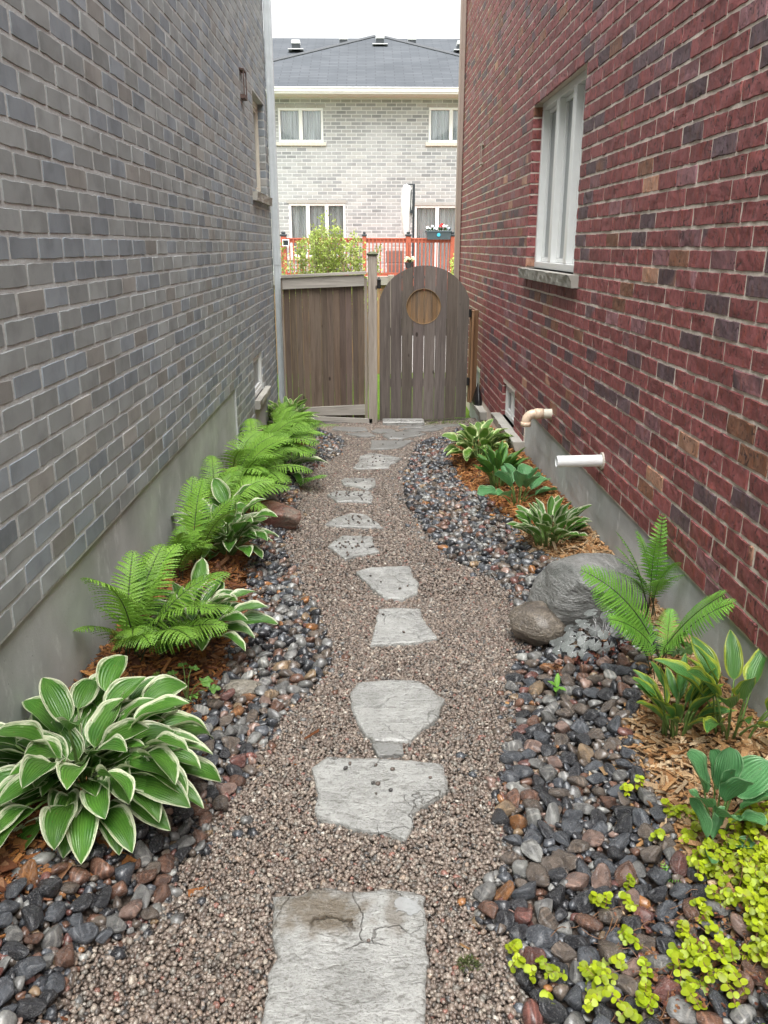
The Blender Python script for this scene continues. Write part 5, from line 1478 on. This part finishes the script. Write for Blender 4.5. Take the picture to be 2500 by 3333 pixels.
fern((-.86, 3.78), 'left fern with upright fan of fronds beside the third hosta', 'fern', [
    (-20., .46, .10, .25, 1.0), (35., .46, .09, .35, .9), (80., .48, .09, .12, .8), (120., .48, .09, .15, .8), (5., .42, .085, .55, 1.0), (-55., .36, .08, .5, 1.2), (-100., .34, .08, .35, 1.2)], 7, 26, 9)
fern((-.90, 4.62), 'dense arching left fern just above the reddish boulder', 'fern', spray(13, .46, .105, 9, (-5, 120), (.45, .9), (1.0, 1.45)), 9, 24, 7)
fern((-.90, 5.30), 'tall left fern in the middle of the far fern cluster', 'fern', spray(16, .60, .125, 11, (-85, 85), (.45, .9), (1.0, 1.45)), 11, 24, 6)
fern((-.86, 6.05), 'left fern behind the half hidden hosta', 'fern', spray(15, .60, .125, 13, (-85, 85), (.45, .9), (1.0, 1.45)), 13, 22, 6)
fern((-.82, 6.85), 'left fern whose long frond reaches over the gravel', 'fern', spray(14, .60, .125, 15, (-85, 85), (.45, .9), (1.0, 1.45)) + [(-14., .62, .07, .95, .85)], 15, 22, 6)
fern((-.55, 5.85), 'small bright fern at the gravel edge below the half hidden hosta', 'fern2', [(-20., .28, .08, .75, .9), (15., .26, .07, .9, .8), (-55., .24, .06, .7, .9)], 16, 16, 6)
fern((-.84, 7.55), 'farthest left fern with upright frond before the downspout hosta', 'fern', spray(10, .44, .095, 17, (-70, 100), (.2, .8), (.9, 1.4)), 17, 20, 6)
fern((1.19, 3.12), 'slender bright fern climbing the red wall behind the big boulder', 'fern2', [
    (70., .44, .062, .05, .35, .34, 0, .1), (180., .38, .058, .14, .8, .45), (200., .36, .06, .26, .9, .42), (222., .33, .06, .38, .9, .40), (155., .42, .055, .12, .7, .45), (250., .34, .06, .26, .9, .42), (280., .38, .055, .16, .8, .45), (305., .32, .055, .22, .9, .42), (125., .40, .055, .10, .6, .45), (235., .44, .055, .08, .6, .42)], 21, 18, 8)
fern((1.065, 2.66), 'bright fern with wide V of fronds beside the right foundation', 'fern2', [
    (176., .56, .10, .38, .80, .33, .05, -.75), (166., .42, .085, .28, .9, .35, .1, -.6), (195., .40, .08, .45, .9, .35, .1, -.6), (-72., .56, .092, .44, .42, .36, .05, .75), (-55., .48, .08, .38, .6, .36, .1, .65), (75., .26, .06, .2, .6, .36), (-100., .32, .065, .3, .8, .36), (130., .30, .065, .2, .9, .36)], 23, 28, 10)
fern((.745, 1.715), 'tiny fern sprig among the stones by the lime creeper', 'fern2', [(100., .075, .020, .35, .6, .15), (-50., .085, .020, .6, .7, .15)], 27, 9, 5, 'fern')
fern((-.755, 2.58), 'tiny fern sprout beside the lobed seedling in the left mulch', 'fern2', [(60., .10, .025, .25, .9, .2), (150., .09, .022, .35, .9, .2), (-60., .08, .02, .5, .9, .2)], 29, 10, 6, 'fern')
fern((.86, 1.185), 'yellow-green ferny plant cut off by the lower right corner', 'lime', [(120., .11, .035, .6, .9, .1), (165., .12, .035, .9, .8, .1), (60., .11, .035, .7, .9, .1), (20., .12, .035, .8, .9, .1), (90., .10, .03, .4, .9, .1), (200., .10, .03, .9, .7, .1)], 31, 11, 6, 'fern')

# ------------------------------------------------------------------ small plants
def lobed_leaf(mb, c, R, N, az, lobes, depth, tint, uvon=True, nr=4, cupz=.12):
    n = lobes * 8 + 1
    N = np.array(N, float); N /= np.linalg.norm(N)
    A = np.array([math.cos(az), math.sin(az), 0]); A = A - N * (A @ N); A /= np.linalg.norm(A); B = np.cross(N, A)
    a = np.linspace(-.92 * PI, .92 * PI, n)
    rad = R * (1 - depth * (.5 - .5 * np.cos(np.linspace(0, 2 * PI * lobes, n)))[::1] ** 1) * (1 + .04 * np.cos(a * lobes * 3))
    V = [np.tile(np.array(c), (n, 1))]; UV = [np.stack([np.linspace(0, 1, n), np.zeros(n)], -1)]
    for k in range(1, nr + 1):
        q = k / nr
        V.append(np.array(c) + (np.cos(a) * rad * q)[:, None] * A + (np.sin(a) * rad * q)[:, None] * B + np.outer(-cupz * R * q ** 2 + .03 * R * np.cos(a * lobes) * q, N))
        UV.append(np.stack([np.linspace(0, 1, n), np.full(n, q)], -1))
    mb.grid(np.concatenate(V), nr + 1, n, np.full(((nr + 1) * n, 3), tint), np.concatenate(UV))
hx, hy = .955, 3.03
root = thing('heuchera', (hx, hy, float(gz(hx, hy))), 'low silver-leaved plant with dark veins between boulder and fern', 'heuchera')
fo, st = MB(), MB()
for k in range(46):
    a = k * 2.4; rr = .02 + .16 * math.sqrt((k + .5) / 46)
    px, py = hx + rr * math.cos(a) * 1.05, hy + rr * math.sin(a) * .8
    if (px - .975) ** 2 + (py - 3.33) ** 2 < .235 ** 2: continue
    pz = float(gz(px, py)) + .03 + .10 * (1 - (rr / .17) ** 2) + rng.uniform(-.012, .02)
    lobed_leaf(fo, (px, py, pz), rng.uniform(.021, .034), (math.cos(a) * .6 + rng.normal(0, .2), math.sin(a) * .6 - .35 + rng.normal(0, .2), 1), a + rng.normal(0, .3), 7, .10, rng.uniform(.45, 1.15))
    st.tube([(hx + .02 * math.cos(a), hy + .02 * math.sin(a), float(gz(hx, hy))), ((hx + px) / 2, (hy + py) / 2, pz * .8), (px, py, pz)], .0018, 4)
fo.build('foliage', M['heuchera'], root, smooth=True, uv=True); st.build('stem', M['debris'], root)
ax_, ay_ = -.66, 2.60
root = thing('seedling', (ax_, ay_, float(gz(ax_, ay_))), 'small green seedling with toothed lobed leaves in the left mulch', 'seedling')
fo, st = MB(), MB()
for k, (dx, dy, dz, R) in enumerate([(-.05, .03, .10, .034), (.055, .02, .075, .038), (.01, .05, .11, .030), (-.06, -.04, .04, .036), (.09, .0, .06, .030), (-.01, -.02, .085, .026), (.03, -.03, .05, .024), (-.02, .06, .12, .022)]):
    zb = float(gz(ax_, ay_))
    for d in (-1.1, 0, 1.1):
        aa = math.atan2(dy, dx) + d
        leaf_mesh(fo, np.array([ax_ + dx, ay_ + dy, zb + dz]), aa, .1, R * 1.15, R * .42, .7, .3, .35, 9, 7, k + d, 'ovate', rng.normal(0, .3), rng.uniform(.8, 1.15))
    st.tube([(ax_, ay_, zb), (ax_ + dx * .5, ay_ + dy * .5, zb + dz * .8), (ax_ + dx, ay_ + dy, zb + dz)], .0018, 5)
fo.build('foliage', M['lobed'], root, smooth=True, uv=True); st.build('stem', M['stem'], root)
root = thing('sprout', (.706, 2.704, -.03), 'little bright green sprout between the river stones', 'sprout')
fo = MB()
for aa, pit, L_ in ((1.3, 1.1, .06), (4.4, .5, .05), (2.9, .9, .045), (5.7, .3, .04)):
    leaf_mesh(fo, np.array([.706, 2.704, .01]), aa, pit, L_, .011, .6, .4, .1, 9, 7, aa, 'lance', 0, 1.0)
fo.build('foliage', M['fern2'], root, smooth=True, uv=True)
st = MB(); st.tube([(.706, 2.704, -.04), (.706, 2.704, .015)], .002, 5); st.build('stem', M['stem'], root)
# bulb-like pink bud with ruffled leaves at the foundation
root = thing('budding_plant', (1.185, 2.80, .10), 'pinkish bud with ruffled dark leaves at the right foundation', 'plant')
m = MB(); V, F = ico(3); V = V * np.array([.022, .022, .026]); V[:, 2] += .012 * np.exp(-((V[:, 0] ** 2 + V[:, 1] ** 2) / .00008)) * (V[:, 2] > 0)
m.add(V + np.array([1.19, 2.83, .155]), F, np.tile([.42, .17, .15], (len(V), 1)) * (1 + .4 * np.sin(np.arctan2(V[:, 1], V[:, 0]) * 5))[:, None]); m.build('bud', M['petal'], root, smooth=True)
fo = MB()
for k in range(9):
    a = k * .7; lobed_leaf(fo, (1.185 + .05 * math.cos(a), 2.79 + .045 * math.sin(a), .125 + rng.uniform(0, .02)), rng.uniform(.024, .034), (math.cos(a) * .5, math.sin(a) * .5 - .3, 1), a, 6, .3, .45)
fo.build('foliage', M['lobed'], root, smooth=True, uv=True)
m = MB()                                    # curled dead leaves below the silver plant
for k in range(60):
    px, py = .93 + rng.normal(0, .11), 2.88 + rng.normal(0, .035)
    leaf_mesh(m, np.array([px, py, float(gz(px, py)) + rng.uniform(.01, .035)]), rng.uniform(0, 6.28), rng.uniform(-.3, .7), rng.uniform(.025, .05), .010, rng.uniform(.3, 1.6), .9, .5, 7, 5, k, 'ovate', rng.normal(0, .6), 1)
    m.c[-1] = np.tile(np.array([(.16, .045, .03), (.10, .04, .03), (.20, .09, .05)][k % 3]), (35, 1)).astype(np.float32)
tag(m.build('dead_leaves', M['debris'], smooth=True), 'curled dark red dead leaves below the silver-leaved plant', 'dead leaves', kind='stuff')
m = MB()
for k in range(260):
    d = rng.normal(size=3); d[2] = abs(d[2]); d /= np.linalg.norm(d)
    q = np.array([.228, 1.482, -.008]) + d * np.array([.032, .022, .016]) * rng.uniform(.5, 1)
    A = d + rng.normal(0, .5, 3); A /= np.linalg.norm(A); B = np.cross(A, rng.normal(size=3)); B /= np.linalg.norm(B)
    m.add([q - B * .0012, q + B * .0012, q + A * .011], np.array([[0, 1, 2]]), np.array([.085, .11, .03]) * rng.uniform(.6, 1.4))
tag(m.build('moss_tuft', M['moss']), 'ragged olive moss tuft on the gravel right of the nearest flagstone', 'moss')
m = MB()
for k in range(1500):
    px = .18 + rng.uniform(0, .95); py = 8.95 + rng.normal(0, .06); ok = px > .55 or rng.uniform() < .25
    if not ok: continue
    q = np.array([px, py, float(gz(px, py)) + .0]); A = np.array([rng.normal(0, .35), rng.normal(0, .35), 1]); h = rng.uniform(.012, .035)
    B = np.array([rng.normal(), rng.normal(), 0]); B /= np.linalg.norm(B) + 1e-9
    m.add([q - B * .003, q + B * .003, q + A * h], np.array([[0, 1, 2]]), np.array([.16, .26, .03]) * rng.uniform(.5, 1.3))
tag(m.build('moss', M['moss']), 'bright green moss and grass fringe under the gate', 'moss', kind='stuff')
m = MB(); m.box((.16, 8.80, -.30), (.62, 9.0, -.243), bev=.006)
tag(m.build('threshold_stone', M['flag']), 'pale stone slab set under the left half of the gate', 'slab')

# ------------------------------------------------------------------ lime creeper
CLUST = [(.428,1.42,.032,40),(.476,1.439,.029,35),(.503,1.393,.035,50),(.474,1.362,.031,40),(.532,1.418,.032,30),(.549,1.454,.022,14),(.369,1.436,.025,30),(.328,1.495,.022,16),(.321,1.453,.018,14),(.723,1.419,.047,70),(.763,1.443,.04,60),(.763,1.479,.03,40),(.774,1.39,.039,60),(.822,1.416,.036,50),(.715,1.37,.032,40),(.858,1.404,.032,50),(.889,1.412,.032,50),(.603,1.641,.024,14),(.569,1.636,.016,10),(.644,1.645,.024,14),(.674,1.625,.02,10),(.684,1.709,.023,12),(.597,1.541,.023,16),(.626,1.51,.026,20),(.627,1.431,.022,22),(.61,1.391,.018,16),(.739,1.524,.023,20),(.589,1.339,.021,20),(.39,1.364,.014,8),(.624,1.337,.017,12),(.882,1.939,.036,40),(.852,1.941,.023,16),(.907,1.9,.022,14),(.789,2.054,.029,30),(.817,2.067,.019,12),(.89,1.841,.03,30),(.884,1.804,.039,50),(.891,1.758,.038,50),(.899,1.717,.041,70),(.856,1.728,.033,50),(.856,1.685,.037,60),(.89,1.664,.04,70),(.937,1.684,.041,70),(.945,1.732,.037,60),(.985,1.753,.037,60),(.93,1.631,.043,90),(.963,1.646,.044,90),(.957,1.598,.043,90),(.933,1.544,.042,90),(.911,1.525,.034,70),(.909,1.488,.041,80),(.884,1.465,.033,70),(.899,1.436,.032,60),(.997,1.654,.036,60),(.999,1.702,.037,60),(1.021,1.798,.038,60),(1.051,1.811,.038,60),(1.042,1.847,.035,50),(1.032,1.768,.038,60),(1.083,1.846,.035,40),(1.092,1.914,.027,30),(1.105,1.894,.022,20),(.838,1.589,.023,16),(.854,1.592,.019,12),(.798,1.544,.023,16),(.814,1.509,.023,16),(.791,1.575,.019,10),(.877,1.557,.019,12),(.778,1.859,.022,12),(.98,1.52,.05,90),(1.0,1.58,.05,90),(1.05,1.65,.06,90),(1.06,1.72,.05,80),(.96,1.43,.05,80),(.90,1.33,.05,60),(.93,1.38,.05,40),(.98,1.48,.05,50),(.80,1.34,.045,24),(.87,1.30,.05,30),(.75,1.33,.04,20),(.70,1.45,.03,14),(.55,1.33,.04,40)]
fo, st = MB(), MB()
def round_leaf(mb, c, R, N, az, tint):
    N = np.array(N, float); N /= np.linalg.norm(N)
    A = np.array([math.cos(az), math.sin(az), .1]); A = A - N * (A @ N); A /= np.linalg.norm(A); B = np.cross(N, A)
    a = np.linspace(0, 2 * PI, 11, endpoint=False); r = R * (1 - .10 * np.cos(a))
    V = np.concatenate([[np.array(c) + A * R], np.array(c) + A * R + (np.cos(a) * r)[:, None] * A + (np.sin(a) * r)[:, None] * B * .95 + np.outer(.16 * R * np.sin(a) ** 2 - .05 * R * np.cos(a), N)])
    i = np.arange(11)
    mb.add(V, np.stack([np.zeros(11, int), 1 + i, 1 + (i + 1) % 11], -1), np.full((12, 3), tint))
for cx_, cy_, rd, n in CLUST:
    dense = n >= 50
    hgt = .045 if dense else .026
    nst = max(1, n // (19 if cx_ < .95 else 14))
    for s_ in range(nst):
        a = rng.uniform(0, 2 * PI); q = rng.uniform(0, .5) * rd
        x0, y0 = cx_ - math.cos(a) * rd * .6 + rng.normal(0, .4) * rd, cy_ - math.sin(a) * rd * .6 + rng.normal(0, .4) * rd
        Ls = rd * rng.uniform(1.0, 1.7); m_ = 5; u = np.linspace(0, 1, m_ + 1)
        px = x0 + math.cos(a) * Ls * u + .1 * rd * np.sin(u * 5 + a); py = y0 + math.sin(a) * Ls * u
        onst = sstep((xro(py) - px + .02) / .04) * .022
        pz = gz(px, py) + onst + .012 + hgt * np.sin(u * PI * .8) * rng.uniform(.4, 1.3)
        st.tube(np.stack([px, py, pz], -1), .0011, 4)
        for k in range(m_ + 1):
            for sd in (1, -1):
                aa = a + sd * (1.35 - .1 * k) + rng.normal(0, .25)
                R = rng.uniform(.0062, .0108) * (1 - .25 * (k / m_) ** 3)
                round_leaf(fo, (px[k], py[k], pz[k]), R, (rng.normal(0, .35) + math.cos(aa) * .25, rng.normal(0, .35) + math.sin(aa) * .25 - .25, 1), aa, rng.uniform(.6, 1.2) * float(np.interp(pz[k] - gz(px[k], py[k]), [.012, .05], [.55, 1.08])))  # lower leaves tinted darker: shade inside the clump put into the colour
cre = tag(fo.build('creeping_plant', M['jenny'], smooth=True), 'lime yellow round-leaved creeper spreading over stones at lower right', 'ground cover', kind='stuff')
for k in range(46):                         # bare runners trailing between the clumps
    x0, y0 = rng.uniform(.55, .95), rng.uniform(1.32, 1.62); a = rng.uniform(2.4, 4.2); Ls = rng.uniform(.06, .18); u = np.linspace(0, 1, 7)
    px = x0 + math.cos(a) * Ls * u + .01 * np.sin(u * 6 + k); py = y0 + math.sin(a) * Ls * u + .01 * np.cos(u * 5 + k)
    st.tube(np.stack([px, py, gz(px, py) + .03 + .01 * np.sin(u * 7 + k)], -1), .0011, 4)
st.build('runner', simple('reddish_runner', (.19, .095, .045), .6, .3, 60), cre)
m = MB()                                    # withered brown leaves along the runners
for k in range(420):
    px, py = rng.choice([.72, .80, .66, .86]) + rng.normal(0, .045), rng.choice([1.57, 1.37, 1.47, 1.36]) + rng.normal(0, .03)
    round_leaf(m, (px, py, float(gz(px, py)) + rng.uniform(.02, .045)), rng.uniform(.003, .006), rng.normal(0, .5, 3) + np.array([0, 0, 1]), rng.uniform(0, 6.28), 1)
    m.c[-1][:] = np.array([(.22, .085, .04), (.14, .05, .03), (.28, .13, .05)][k % 3])
tag(m.build('withered_leaves', M['debris']), 'withered rust-brown creeper leaves among the lower right stones', 'dead leaves', kind='stuff')

# ------------------------------------------------------------------ shrub behind the fence
sh_ = thing('shrub', (-.5, 11.6, -.36), 'airy yellow-green shrub rising behind the fence panel before the red deck', 'shrub')
fo, st = MB(), MB()
tips = []
for k in range(90):
    x0 = rng.uniform(-1.05, .05); x1 = x0 + rng.normal(0, .13); top = np.interp(x1, [-1.25, -1.0, -.75, -.55, -.3, 0, .2], [1.42, 1.58, 1.72, 1.80, 1.66, 1.55, 1.35]) + rng.normal(0, .09)
    y0 = 11.6 + rng.normal(0, .25); u = np.linspace(0, 1, 9)
    P = np.stack([x0 + (x1 - x0) * u ** 1.5 + .02 * np.sin(u * 6 + k), y0 + .05 * np.sin(u * 5 + k), -.36 + (top + .36) * u], -1)
    st.tube(P, np.linspace(.006, .0018, 9), 4)
    for _ in range(30):
        t = rng.uniform(.62, 1.0); p = np.array([np.interp(t, u, P[:, i]) for i in range(3)])
        tips.append(p)
for p in tips:
    d = rng.normal(size=3); d[2] = abs(d[2]) * .6; d /= np.linalg.norm(d); Lb = rng.uniform(.02, .09)
    st.tube([p, p + d * Lb], .0012, 3, caps=False)
    for q in range(int(rng.integers(2, 5))):
        c = p + d * Lb * rng.uniform(.3, 1.1) + rng.normal(0, .012, 3)
        A = d * .7 + rng.normal(0, .6, 3); A /= np.linalg.norm(A); B = np.cross(A, rng.normal(size=3)); B /= np.linalg.norm(B)
        l = rng.uniform(.024, .046); w = l * .36
        fo.add([c, c + A * l * .5 + B * w, c + A * l, c + A * l * .5 - B * w], np.array([[0, 1, 2, 3]]), np.full((4, 3), rng.uniform(.65, 1.2)))
fo.build('foliage', M['shrub'], sh_); st.build('branch', simple('pale_twig', (.30, .24, .17), .7, .3, 60), sh_)
root = thing('slender_shrub', (2.0, 19.0, -.36), 'thin leafy stems in front of the right end of the deck railing', 'shrub')
fo, st = MB(), MB()
for k in range(5):
    x0 = 2.02 + rng.normal(0, .05); u = np.linspace(0, 1, 8); top = rng.uniform(1.2, 1.55); P = np.stack([x0 + .06 * np.sin(u * 4 + k), 19.0 + .04 * u, -.36 + (top + .36) * u], -1)
    st.tube(P, np.linspace(.012, .004, 8), 5)
    for t in np.linspace(.5, 1, 16):
        p = np.array([np.interp(t, u, P[:, i]) for i in range(3)]); leafball(fo, p, (.10, .06, .05), 6, .035, (.95, 1, .9))
fo.build('foliage', M['shrub'], root); st.build('branch', M['twig'], root)
print('objects', len(bpy.data.objects), 'stones', len(ALL))
